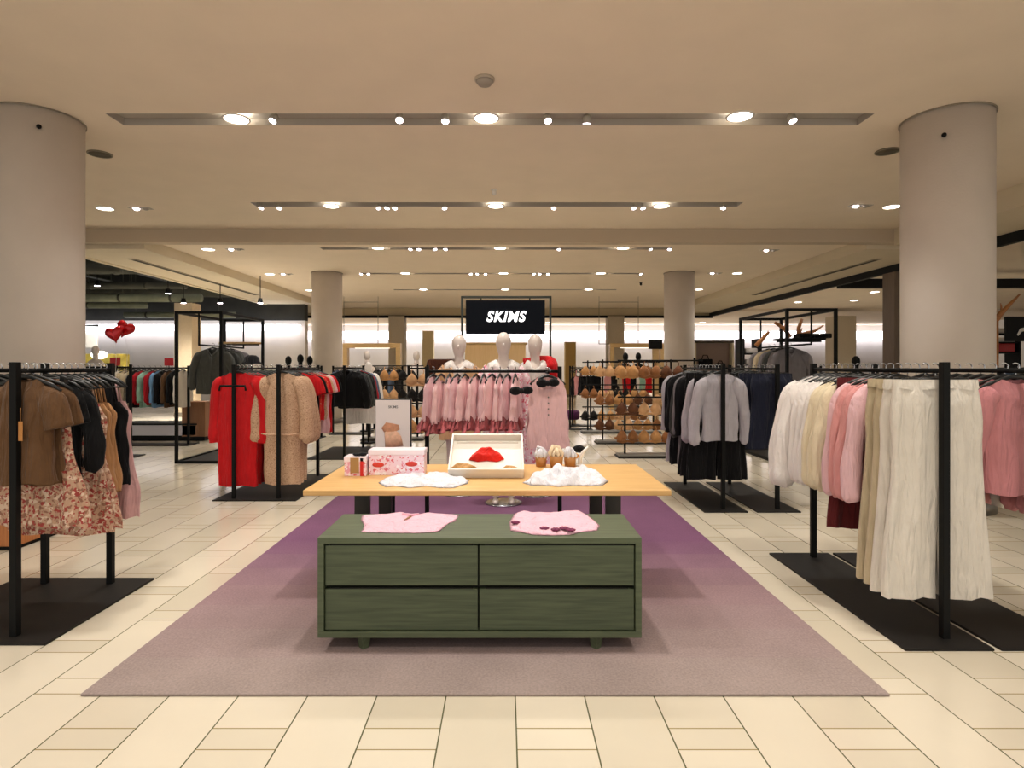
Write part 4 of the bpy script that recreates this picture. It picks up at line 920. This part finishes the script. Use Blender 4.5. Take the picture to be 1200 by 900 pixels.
# ================================================================== THINGS ON THE TABLE
def heap(name, m, pts, h, loc, rz=0, wr=.5, n=72, rings=14, seed=1, edge=.35):
    """crumpled or flat-laid cloth: star-shaped outline, lofted to the middle"""
    rr = random.Random(seed); P = [Vector((p[0], p[1])) for p in pts]; c_ = sum(P, Vector((0, 0)))/len(P); out = []
    m_ = len(P)
    for i in range(n):
        t_ = i/n*m_; k = int(t_); f = t_-k; out.append(P[k % m_].lerp(P[(k+1) % m_], f))
    ph = [rr.uniform(0, 6.28) for _ in range(8)]
    vs = []
    for j in range(rings+1):
        q = j/rings
        for i in range(n):
            p = c_.lerp(out[i], q)
            zz = h*(1-q**6)*(1+wr*(.5*math.sin(p.x*31+ph[0]+2*math.sin(p.y*17+ph[1]))+.35*math.sin(p.y*43+ph[2]+p.x*22)+.25*math.sin(p.x*77+ph[3])))
            if q > .9: zz = min(zz, h*edge*(1-q)/.1+.001)
            vs.append((p.x, p.y, max(zz, .001)))
    fs = [(j*n+i, j*n+(i+1) % n, (j+1)*n+(i+1) % n, (j+1)*n+i) for j in range(rings) for i in range(n)]
    fs.append(tuple(range(rings*n, rings*n+n))[::-1])
    return MB().add(vs, fs).build(name, m, None, loc, rz)
def px_outline(pl, z, cpx):
    """outline given as photo points on a surface of height z, returned as local metres about the first point cpx"""
    d0 = gd(cpx[1], z); x0 = X(cpx[0], d0)
    return [(X(a, gd(b_, z))-x0, gd(b_, z)-d0) for a, b_ in pl], (x0, d0)
WSAT = cloth('white_satin', (222, 221, 228), .04)
o_, c0 = px_outline([(443, 566), (452, 560), (466, 558), (480, 556), (492, 556), (500, 559), (508, 555), (525, 555), (537, 559), (550, 563), (548, 567), (540, 569), (532, 572), (515, 572), (500, 570), (480, 572), (462, 570), (452, 571)], TZ, (500, 564))
tag(heap('pyjama_shirt', WSAT, o_, .028, (c0[0], c0[1], TZ), seed=3), 'white pyjama top lying flat on the table, in front of the patterned boxes', 'pyjamas')
o_, c0 = px_outline([(612, 566), (622, 560), (632, 554), (650, 552), (668, 553), (680, 552), (698, 555), (706, 560), (714, 564), (706, 569), (690, 570), (672, 569), (655, 571), (640, 569), (622, 569)], TZ, (662, 562))
tag(heap('pyjama_set', WSAT, o_, .045, (c0[0], c0[1], TZ), seed=8, wr=.8), 'crumpled white pyjamas on the table right of the white tray', 'pyjamas')
# patterned boxes
PBOX = printed('pink_printed_card', (244, 214, 226), [(232, 160, 186), (250, 240, 246), (222, 110, 120)], 30, .6, .3)
def giftbox(px0, px1, pyb, h, dep, label, extra=None):
    d = gd(pyb, TZ); x0, x1 = X(px0, d), X(px1, d)
    t = empty('gift_box', ((x0+x1)/2, d+dep/2, TZ), label, 'box'); w = (x1-x0)/2
    MB().bbox(-w, w, -dep/2, dep/2, 0, h, .004).build('box_body', PBOX, t)
    MB().bbox(-w-.003, w+.003, -dep/2-.003, dep/2+.003, h-.03, h+.003, .003).build('lid', mat('pale_pink_lid', (246, 230, 238), .3), t)
    return t, w
gb, w = giftbox(432, 497, 557, .165, .14, 'wide white and pink patterned gift box on the left of the table')
for i, (a, c_) in enumerate(((-.12, .07), (.1, .075))):
    MB().ball((a, -.071, c_), .04, sx=1, sy=.05, sz=.42).build('red_print', mat('print_red', (214, 60, 44), .5), gb)
gb2, w2 = giftbox(403.5, 429, 558, .125, .12, 'small pink gift box with red ribbon at the left table end')
MB().bbox(w2*.45, w2*.75, -.063, -.058, 0, .12, .001).build('ribbon', mat('ribbon_red', (206, 24, 24), .4), gb2)
MB().bbox(-w2*.45, w2*.35, -.064, -.058, .02, .122, .001).build('kraft_band', mat('kraft', (170, 130, 78), .7), gb2)
b = MB(); b.ball((w2*.6, -.03, .14), .02, sx=1.4, sy=.8, sz=.7).ball((w2*.1, -.03, .138), .018, sx=1.8, sy=.8, sz=.6).build('black_bow', BOWM, gb2)
# tray
dtr = gd(561, TZ); tx0, tx1 = X(525, dtr), X(614, dtr)
TR = empty('display_tray', ((tx0+tx1)/2, dtr, TZ), 'white wooden tray tilted up on the middle of the table', 'tray')
tw = (tx1-tx0)/2; ang = math.radians(30); TL = .36
LACQ = mat('white_lacquer', (226, 218, 206), .35)
def tilt(v): # local tray coords: x, along l (0 front - TL back), height n above tray floor
    x, l, n = v; return (x, .02+l*math.cos(ang)-n*math.sin(ang), l*math.sin(ang)+n*math.cos(ang)+.025)
def tbox(x0, x1, l0, l1, n0, n1):
    b = MB().box(x0, x1, l0, l1, n0, n1); b.v = [tilt(v) for v in b.v]; return b
tbox(-tw+.01, tw-.01, 0, TL, -.008, 0).build('tray_floor', mat('tray_liner', (236, 232, 222), .7, noise=.03), TR)
b = MB()
for q in ((-tw, tw, -.012, .0, -.02, .05), (-tw, tw, TL, TL+.012, -.02, .05), (-tw, -tw+.012, 0, TL, -.02, .05), (tw-.012, tw, 0, TL, -.02, .05)):
    k = tbox(*q); b.add(k.v, k.f, False)
b.build('tray_rim', LACQ, TR)
MB().box(-tw+.03, tw-.03, .04, .05, 0, .05).box(-tw+.03, tw-.03, .30, .31, 0, .2).build('easel_support', LACQ, TR)
k = heap('lace_briefs', cloth('scarlet_lace', (214, 34, 22), .15), [(-.12, -.03), (-.10, .03), (-.04, .07), (.03, .07), (.09, .04), (.12, -.02), (.07, -.05), (0, -.04), (-.06, -.05)], .04, (0, 0, 0), seed=5, wr=.7)
ctr = TR.location+Vector(tilt((.0, .17, .003))); k.rotation_euler = (ang, 0, 0); k.location = ctr
tag(k, 'scarlet lace underwear bunched in the white tray', 'underwear')
for i, (a, l, w_, lab) in enumerate([(-.15, .07, .09, 'tan lace underwear at the left front of the white tray'), (.16, .05, .07, 'tan and cream underwear at the right front of the white tray')]):
    k = heap('lace_briefs', cloth('tan_lace', (196, 150, 98), .15), [(-w_, -.02), (-w_*.5, .03), (w_*.4, .025), (w_, -.01), (w_*.3, -.035), (-w_*.4, -.03)], .02, TR.location+Vector(tilt((a, l, .003))), seed=9+i); k.rotation_euler = (ang, 0, 0)
    tag(k, lab, 'underwear')
# tan cups with rolled underwear at the right
for i, (pxc, pyb, r_, h_) in enumerate([(634, 549, .042, .07), (652, 550, .05, .085), (668, 549, .045, .07)]):
    d = gd(pyb-2.5, TZ); t = empty('display_cup', (X(pxc, d), d, TZ), 'tan cup holding rolled white underwear, %s of three on the table' % names3[i], 'cup', 'tan cups on the table')
    MB().lathe([(r_*.85, 0), (r_, h_), (r_*.93, h_), (r_*.8, .005), (0, .005)], n=24).build('cup_body', mat('tan_leather', (180, 124, 66), .5, noise=.1), t)
    q = MB()
    for j in range(4):
        a = j*PI/4+i; ca, sa = math.cos(a), math.sin(a)
        q.tube([(r_*.6*ca, r_*.6*sa, h_*.7), (r_*.95*ca, r_*.95*sa, h_+.02), (r_*.5*ca, r_*.5*sa, h_+.04+.008*j), (-r_*.3*ca, -r_*.3*sa, h_+.035+.006*j), (-r_*.9*ca, -r_*.9*sa, h_+.012), (-r_*.6*ca, -r_*.6*sa, h_*.7)], [.012, .016, .018, .018, .015, .010], 10, flat=.8)
    q.ball((0, 0, h_*.9), r_*.75, sz=.5)
    tag(q.build('rolled_underwear', WSAT if i != 1 else cloth('cream_satin', (236, 214, 182)), None, t.location), 'white underwear rolled inside the %s tan cup' % names3[i], 'underwear')
d = gd(546, TZ); t = empty('hair_clip', (X(683, d), d, TZ), 'curved white and black display piece at the right end of the cups', 'ornament')
MB().tube([(-.02, 0, 0), (-.02, 0, .05), (.0, 0, .10), (.04, 0, .14)], [.016, .014, .012, .008], 10).build('white_arc', WHITE, t)
MB().ball((-.025, .03, .12), .035, sx=1.3, sy=.8, sz=.8).build('black_puff', BOWM, t); MB().ball((-.05, -.01, .075), .02).build('gold_bead', mat('gold', (220, 150, 60), .3, metal=.6), t)
MB().ball((-.02, 0, .006), .035, sy=1, sz=.18).build('foot', WHITE, t)

# ================================================================== THINGS ON THE CHEST
CZ = .012+cz1+.0005
PJ = cloth('candy_pink', (240, 188, 204), .04)
o_, c0 = px_outline([(423, 624), (427, 616), (423, 610), (424, 604), (448, 603), (470, 600), (482, 606), (492, 603), (505, 601), (520, 603), (538, 604), (534, 611), (525, 614), (514, 624), (490, 625), (460, 625)], CZ, (480, 613))
p = heap('pyjama_shirt', PJ, o_, .014, (c0[0], c0[1], CZ), seed=21, wr=.35, edge=.6); tag(p, 'candy pink shirt folded flat at the left of the green chest top', 'shirt')
v = MB().tube([(0, .11, .013), (-.018, .04, .016), (-.03, .0, .016)], [.012, .007, .003], 8, flat=.4).build('neck_opening', mat('neck_gold', (150, 110, 70), .7), p)
MB().tube([(-.06, .13, .014), (0, .08, .022), (.03, .12, .016)], .009, 8, flat=.5).build('collar', PJ, p)
o_, c0 = px_outline([(598, 622), (597, 612), (603, 602), (612, 599), (625, 601), (645, 602), (662, 599), (678, 598), (692, 606), (703, 616), (700, 622), (680, 624), (668, 627), (640, 628), (625, 627)], CZ, (650, 614))
p = heap('pyjama_shirt', PJ, o_, .018, (c0[0], c0[1], CZ), seed=25, wr=.45, edge=.6); tag(p, 'candy pink shirt with plum rosettes at the right of the green chest top', 'shirt')
q = MB()
for (a, c_) in ((638, 623), (651, 624.5), (661, 623), (669, 625), (604, 616)):
    d = gd(c_, CZ); cx_ = X(a, d)-c0[0]; cy_ = d-c0[1]
    for k in range(6): q.ball((cx_+.014*math.cos(k), cy_+.014*math.sin(k*1.0), .018), .011, sz=.5, n=8, m=5)
q.build('rosette', cloth('plum', (120, 50, 84)), p)

# ================================================================== BRA RACKS
BRC = [cloth('bra_tan', (198, 148, 96), .1), cloth('bra_nude', (222, 176, 130), .08), cloth('bra_brown', (150, 100, 62), .1), cloth('bra_blk', (26, 24, 24)), cloth('bra_cocoa', (104, 66, 44), .1)]
BRN = ['tan', 'nude', 'brown', 'black', 'cocoa']
BP = {}
def bra(ci, loc, rz, label, group, sc=1.15):
    if ci not in BP:
        o = g_bra().build('bra', BRC[ci], None, loc, rz); BP[ci] = o
    else: o = BP[ci].copy(); COL.objects.link(o); o.location = loc; o.rotation_euler = (0, 0, rz)
    o.scale = (sc, sc, sc)
    return tag(o, label, 'bra', group)
def bra_rack(x0, x1, d, levels, word, posts=None, seq=None, depth=.36):
    r = empty('bra_rack', ((x0+x1)/2, d, 0), 'black tiered bra rack, %s' % word, 'bra rack', 'tiered bra racks'); L = (x1-x0)/2
    MB().bbox(-L, L, -depth/2, depth/2, 0, .02, .003).build('base_plate', PLATE, r)
    MB().bbox(-L+.02, L-.02, -depth/2+.02, depth/2-.02, .02, .05, .004).build('tray', mat('rack_tray', (120, 118, 112), .4), r)
    for a in (-L+.14, L-.14):
        MB().bbox(a-.015, a+.015, .02, .05, .05, levels[0]+.04, .002).build('post', BLACK, r)
    for z in levels:
        MB().tube([(-L+.02, 0, z), (L-.02, 0, z)], .012, 8).build('rail', BLACK, r)
        for a in (-L+.14, L-.14): MB().tube([(a, .03, z), (a, 0, z)], .010, 6).build('bracket', BLACK, r)
    n = int((x1-x0)/.35)
    lvn = ['top', 'middle', 'bottom', 'lowest']
    for li, z in enumerate(levels):
        for k in range(n):
            ci = seq[(k+li*2) % len(seq)]
            for row in (0,):
                bra(ci, (x0+.17+k*.35, d-.015, z+.035), R.uniform(-.2, .2), '%s bra, %s from left, %s rail, bra rack %s' % (BRN[ci], 'first' if k == 0 else ORD[k], lvn[li], word), 'bras on the tiered racks')
bra_rack(1.73, 3.1, 9.3, [1.50, .93, .50], 'nearest the table', seq=[0, 2, 4, 1, 2])
bra_rack(1.66, 3.2, 11.0, [1.50, .98, .52], 'in the second row', seq=[1, 0, 2, 0, 4])
bra_rack(1.62, 3.3, 12.7, [1.50, 1.02, .55], 'in the third row', seq=[0, 1, 2, 1, 3])
bra_rack(-2.75, -1.55, 11.5, [1.42, 1.05, .7], 'behind the poster', seq=[3, 0, 3, 1])
# hanging coloured pieces between the top and the middle rails
RK = 'rear colour rack'
rack('black rack with small coloured pieces behind the bra racks', 1.5, 3.9, 14.0, 14.4, [14.2], along='x', posts=(1.6, 3.8))
cl = [(BLK, 'black'), (ROSE, 'rose'), (BLK, 'black'), (BLK, 'black'), (WHT, 'white'), (PNK, 'pink'), (BLK, 'black'), (BEI, 'beige'), (RED, 'red'), (BLK, 'black'), (WHT, 'white'), (MINT, 'mint'), (RED, 'red'), (RED, 'red'), (BLK, 'black')]
for i, (m, w_) in enumerate(cl):
    hang(g_top(.6, .13, .04, 'strap'), 'camisole', m, (1.75+i*.14, 14.2, RAILZ), R.uniform(-.5, .5), '%s camisole, %s from the left on the rear colour rack' % (w_, 'first' if i == 0 else ORD[i]), 'top', 'camisoles on the rear colour rack', RK, 'narrow')
# hangers in plenty on the top of the navy rack region : empty hangers between bra rack and grey rack
rack('black rack of black slips right of the left mannequin stand', X(666, 13.4), X(694, 13.4), 13.25, 13.55, [13.4], along='x', posts=(X(668, 13.4), X(692, 13.4)))
for i in range(4):
    m = [BLK, PNK, BLK, BLK][i]
    hang(g_top(.62, .14, .04, 'strap'), 'camisole', m, (X(673, 13.4)+i*.09, 13.4, RAILZ), R.uniform(-.5, .5)+.8, '%s camisole, %s from the left on the small rack beside the pink tank' % ('pink' if m is PNK else 'black', 'first' if i == 0 else ORD[i]), 'top', 'camisoles beside the pink tank', 'small slip rack', 'narrow')
# rack of black & nude pieces at x 480-500
rack('black rack with pale bralettes between poster and pink rack', X(478, 8.2), X(502, 8.2), 8.0, 8.4, [8.2], along='x', posts=(X(479, 8.2), X(501, 8.2)))
for i in range(4):
    bra([1, 3, 1, 0][i], (X(490, 8.2), 8.15-.0*i, [1.41, 1.2, .98, .78][i]), R.uniform(-.3, .3), '%s bralette hanging %s in the column beside the poster' % (['nude', 'black', 'nude', 'tan'][i], ['topmost', 'second', 'third', 'lowest'][i]), 'bralettes beside the poster', 1.0)

# ================================================================== BALLOONS
def heart(name, c_, s, rot, label):
    n, m = 40, 12; vs = []
    for j in range(m+1):
        p = PI*j/m; rr_ = math.sin(p)**.75 if 0 < j < m else 0; yy = -.30*math.cos(p)
        for k in range(n):
            t_ = 2*PI*k/n; hx = 16*math.sin(t_)**3/17; hz = (13*math.cos(t_)-5*math.cos(2*t_)-2*math.cos(3*t_)-math.cos(4*t_))/17
            vs.append((hx*rr_*s, yy*s*(1 if True else 0), hz*rr_*s))
    fs = [(j*n+k, j*n+(k+1) % n, (j+1)*n+(k+1) % n, (j+1)*n+k) for j in range(m) for k in range(n)]
    t = empty(name, c_, label, 'balloon', 'red heart balloons'); t.rotation_euler = (0, 0, 0)
    o = MB().add(vs, fs).build('foil', mat('red_foil', (190, 14, 22), .18, metal=.5, spec=.8), t); o.rotation_euler = (0, rot, 0)
    MB().tube([(0, 0, -s*.9), (.03, 0, -s*2.5), (0, .02, -s*5), (.02, 9.25-c_[1], 1.41-c_[2])], .003, 5).build('string', WHITE, t)
heart('heart_balloon', at(134, 391, 9.19), .15, -.2, 'red foil heart balloon, left and nearer one of the pair')
heart('heart_balloon', at(147, 385, 9.31), .155, .4, 'red foil heart balloon, right and tilted one of the pair')
t = empty('balloon_weight', (X(140, 9.6), 9.6, 1.2), 'small red sign card on a rack top below the heart balloons', 'sign')
t.location = at(135, 424, 9.5); MB().bbox(-.08, .08, -.01, .01, -.06, .07, .004).build('card', mat('sign_red', (178, 22, 30), .5), t); MB().tube([(0, 0, -.06), (0, 0, -.16)], .008, 6).build('stem', BLACK, t)
t = empty('sign_card', at(198, 424, 10.8), 'small red sign card on the far left rack', 'sign'); MB().bbox(-.08, .08, -.01, .01, -.07, .07, .004).build('card', mat('sign_red', (178, 22, 30), .5), t); MB().tube([(0, 0, -.07), (0, 0, -.15)], .008, 6).build('stem', BLACK, t)
# checkout corner with ochre display behind left column edge
t = empty('display_wall', (X(122, 16), 16, 0), 'ochre and white display stand beside the big left column, far back', 'display')
MB().bbox(-.55, .5, -.1, .3, 0, 1.75, .02).build('ochre_board', mat('ochre', (168, 150, 62), .7, noise=.5, scale=6), t)
MB().ball((-.02, -.15, 1.72), .2, sz=.55).build('lamp_globe', mat('globe_glow', (255, 252, 240), .4, emit=1.6), t)
MB().bbox(-.6, -.1, -.12, -.08, 1.9, 2.3, .02).build('round_sign', WHITE, t); MB().tube([(-.5, -.1, 1.7), (-.5, -.1, 2.5), (-.1, -.1, 2.5)], .03, 8).build('bracket', BLACK, t)

# ================================================================== FAR BACKGROUND
OAKF = wood('portal_oak', (190, 156, 104), (208, 174, 122), 0)
def portal(px0, px1, pyt, d, label, leg=.14):
    x0, x1, z = X(px0, d), X(px1, d), Z(pyt, d)
    t = empty('wooden_portal', ((x0+x1)/2, d, 0), label, 'display frame'); w = (x1-x0)/2
    MB().bbox(-w, w, -.15, .15, z-.14, z, .01).build('lintel', OAKF, t)
    for s_ in (-1, 1): MB().bbox(s_*(w-leg/2)-leg/2, s_*(w-leg/2)+leg/2, -.15, .15, 0, z-.14, .01).build('jamb', OAKF, t)
    MB().bbox(-w*.6, w*.6, -.05, .05, z-.155, z-.14, .004).build('light_strip', GLOW2, t)
portal(403, 470, 402.5, 19, 'wooden portal frame behind the black jackets')
portal(714, 778, 402.5, 20, 'wooden portal frame behind the bra racks')
t = empty('wooden_screen', (X(582, 14), 14, 0), 'light wooden screen panel behind the mannequins', 'screen')
MB().bbox(X(545, 14)-X(582, 14), X(616, 14)-X(582, 14), -.05, .05, .03, Z(404, 14), .01).build('panel', wood('light_panel', (222, 186, 132), (232, 198, 148), 2), t)
MB().bbox(X(543, 14)-X(582, 14), X(618, 14)-X(582, 14), -.07, .07, Z(404, 14), Z(404, 14)+.05, .006).build('cap_rail', OAKF, t)
MB().bbox(X(543, 14)-X(582, 14), X(618, 14)-X(582, 14), -.2, .2, 0, .03, .004).build('foot', OAKF, t)
t = empty('armchair', (X(524, 16), 16, 0), 'dark brown rounded display sofa behind the left mannequin', 'sofa')
MB().bbox(-.55, .45, -.4, .4, .12, .55, .08).build('seat', cloth('dark_brown', (70, 36, 24)), t); MB().bbox(-.6, .5, .25, .5, .5, 1.62, .12).build('backrest', cloth('dark_brown', (70, 36, 24)), t)
for a in (-.45, .35):
    for c_ in (-.3, .3): MB().tube([(a, c_, .13), (a, c_, 0)], [.03, .02], 8).build('leg', BLACK, t)
# dark niche unit on the right back
t = empty('wall_cabinet', (X(835, 26), 26, 0), 'grey-pink wall niche with black handbags, just right of the slim right column', 'cabinet')
w = X(857, 26)-X(835, 26)
MB().bbox(-w, w, .1, .3, 0, Z(401, 26), .01).build('back_panel', mat('mauve_grey', (150, 130, 124), .7), t)
MB().bbox(-w-.05, w+.05, -.2, .3, Z(402, 26), Z(400, 26)+.03, .01).build('top', mat('niche_dark', (70, 60, 50), .7), t)
for s_ in (-1, 1): MB().bbox(s_*w-.05, s_*w+.05, -.2, .3, 0, Z(402, 26), .01).build('side_panel', mat('pale_side', (216, 206, 180), .7), t)
shf = MB().bbox(-w, w, -.2, .1, 1.3, 1.36, .01).build('shelf', BLACK, t)
for i, (dx, ww, hh) in enumerate([(-.35, .3, .55), (.3, .2, .3)]):
    tt = empty('handbag', (X(835, 26)+dx, 25.9, 1.3605), '%s black handbag on the mauve niche shelf' % ['larger', 'smaller'][i], 'bag')
    MB().bbox(-ww, ww, -.08, .08, 0, hh*.7, .05).build('bag_body', BLK, tt); MB().tube([(-ww*.5, 0, hh*.7), (-ww*.3, 0, hh), (ww*.3, 0, hh), (ww*.5, 0, hh*.7)], .02, 6).build('handle', BLK, tt)
# far mannequin busts, small dark shop goods along the back
def bust(px, py, d, label, mt=None, h=.28):
    t = empty('display_bust', (X(px, d), d, 0), label, 'mannequin'); z = Z(py, d)
    MB().ball((0, 0, z-.11), .085, sx=.85, sy=1, sz=1.3).tube([(0, 0, z-.2), (0, 0, z-.32)], [.05, .05], 10).ball((0, 0, z-.46), .2, sx=1, sy=.55, sz=.9).build('torso', mt or SKIN, t)
    MB().tube([(0, 0, z-.6), (0, 0, .02)], .02, 8).lathe([(.15, 0), (.15, .02), (0, .02)]).build('stand', BLACK, t)
bust(430, 411, 13, 'pale mannequin bust behind the black jackets'); bust(488, 411, 12.6, 'pale mannequin bust left of the camel cardigan mannequin')
bust(432, 424, 11, 'white dressed bust left of poster', WHT)
bust(1003, 417, 11.5, 'black mannequin bust in front of the big right column', BLACK)
bust(352, 415, 13.8, 'black mannequin bust above the beige dresses', BLACK); bust(363, 417, 14.5, 'second black bust beside the slim left column', BLACK); bust(338, 417, 14, 'black bust in middle above the beige dresses', BLACK)
# rows of far clothes filling the distance: one rack each
def far_rack(px0, px1, d, word, cols, L=.7, z=RAILZ):
    x0, x1 = X(px0, d), X(px1, d)
    rack('black rack %s' % word, x0-.06, x1+.06, d-.2, d+.2, [d], along='x', posts=(x0-.03, x1+.03), h=z+.012)
    n = max(3, int((x1-x0)/.11))
    for i in range(n):
        m, w_ = cols[i % len(cols)]
        hang(g_top(L*R.uniform(.85, 1.1), .19, .04, R.choice(['short', 'long', None]), sl=.55), 'blouse', m, (x0+.05+i*(x1-x0-.1)/(n-1), d, z), PI/2+R.uniform(-.35, -.05), '%s blouse, %s from the left on the rack %s' % (w_, 'first' if i == 0 else ORD[i], word), 'top', 'blouses on the rack '+word, 'rack '+word)
DK = [(BLK, 'black'), (CHAR, 'charcoal'), (BLK, 'black'), (DENIM, 'denim'), (BLK, 'black'), (WHT, 'white'), (REDD, 'dark red')]
far_rack(440, 470, 13.6, 'behind the poster', DK)
far_rack(392, 432, 12.5, 'behind the black jackets', [(DENIM, 'denim'), (WHT, 'white'), (BLK, 'black'), (SKY, 'blue')])
far_rack(60, 118, 12.0, 'below the big left column', [(BLK, 'black'), (CREAM, 'cream'), (DENIM, 'denim')])
far_rack(905, 960, 11.5, 'behind the right black frame', [(BLK, 'black'), (CHAR, 'charcoal'), (GREYD, 'grey'), (BEI, 'beige')])
far_rack(330, 375, 11.8, 'behind the beige dresses', [(BLK, 'black'), (CHAR, 'charcoal'), (BLK, 'black'), (RED, 'red')])
far_rack(800, 862, 11.0, 'behind the grey sweatshirts', [(BLK, 'black'), (CHAR, 'charcoal'), (NAVY, 'navy')])
far_rack(1165, 1235, 7.2, 'behind the far right rack', [(BLK, 'black'), (DENIM, 'teal'), (CHAR, 'charcoal')])
# shops at the right: white shelf blocks, screen, red chest
d = 13.5
t = empty('shelf_unit', (X(1171, d), d, 0), 'black open shelf with white boxes at the right frame edge', 'shelf')
for z in (Z(401, d), Z(391, d), Z(413, d)): MB().bbox(-.3, .3, -.2, .2, z-.03, z, .004).build('shelf', BLACK, t)
for s_ in (-1, 1): MB().bbox(s_*.3-.02, s_*.3+.02, -.2, .2, 0, Z(378, d), .004).build('upright', BLACK, t)
for i, (pa, hh, mm, lab) in enumerate([(391, .12, WHITE, 'white box on the upper shelf at the right edge'), (401, .10, WHITE, 'white box on the middle shelf at the right edge'), (413, .2, mat('red_leather', (170, 26, 26), .5), 'red box on the lower shelf at the right edge')]):
    tag(MB().bbox(-.24, .24, -.15, .15, 0, hh, .02).build('storage_box', mm, None, (X(1171, d), d, Z(pa, d)+.0005)), lab, 'box')
t = empty('display_screen', (X(1192, 12.6), 12.6, 0), 'black display screen with a white swoosh at the right edge', 'screen')
sw = X(1206, 12.6)-X(1192, 12.6); MB().bbox(-sw, sw+.5, -.03, .03, Z(400, 12.6), Z(371, 12.6), .006).build('screen_panel', BLACK, t)
MB().tube([(-.02, -.035, Z(393, 12.6)), (.05, -.035, Z(387, 12.6)), (.3, -.035, Z(383, 12.6))], [.02, .04, .03], 8, flat=.15).build('swoosh', WHITE, t)
MB().bbox(.2, .26, -.02, .02, 0, Z(400, 12.6), .004).build('stand', BLACK, t)
P = [at(a, c_, 10.5) for a, c_ in ((1166, 376), (1174, 366), (1184, 356), (1195, 345))]
b = MB().tube([Vector(p)-Vector(P[0]) for p in P], [.05, .045, .03, .015], 8); b.tube([Vector(P[1])-Vector(P[0]), Vector(P[1])-Vector(P[0])+Vector((-.02, 0, .16))], [.025, .008], 6)
b.tube([(0, 0, 0), (.02, 0, -1.2), (.0, 0, -P[0][2])], [.05, .04, .03], 8)
tag(b.build('driftwood_branch', BR, None, P[0]), 'dark driftwood branch rising at the right edge of the picture', 'branch')
# left far clothes and mannequin goods beyond
bust(112, 405, 13, 'pale mannequin bust just right of the big left column')
bust(733, 413, 15.2, 'left one of two small black busts above the bra racks', BLACK); bust(748, 413, 15.2, 'right one of two small black busts above the bra racks', BLACK)
t = empty('counter_sign', (X(768, 13.6), 13.6, 0), 'small black sign box on a wooden post before the slim right column', 'sign')
MB().bbox(-.15, .15, -.05, .05, Z(409, 13.6), Z(398, 13.6), .01).build('sign_box', BLACK, t)
MB().bbox(-.07, .07, -.03, .03, .02, Z(409, 13.6), .006).bbox(-.15, .15, -.12, .12, 0, .02, .004).build('post', OAKF, t)
t = empty('pouf', (X(668, 14.6), 14.6, 0), 'small round plum pouf on short legs far behind the pink tank', 'stool')
MB().lathe([(0, .12), (.2, .12), (.235, .16), (.235, .30), (.2, .34), (0, .345)], n=28).build('cushion', cloth('plum_velvet', (92, 40, 82)), t)
for a in range(4): MB().tube([(.15*math.cos(a*PI/2+.8), .15*math.sin(a*PI/2+.8), .13), (.17*math.cos(a*PI/2+.8), .17*math.sin(a*PI/2+.8), 0)], [.018, .012], 8).build('leg', OAKF, t)
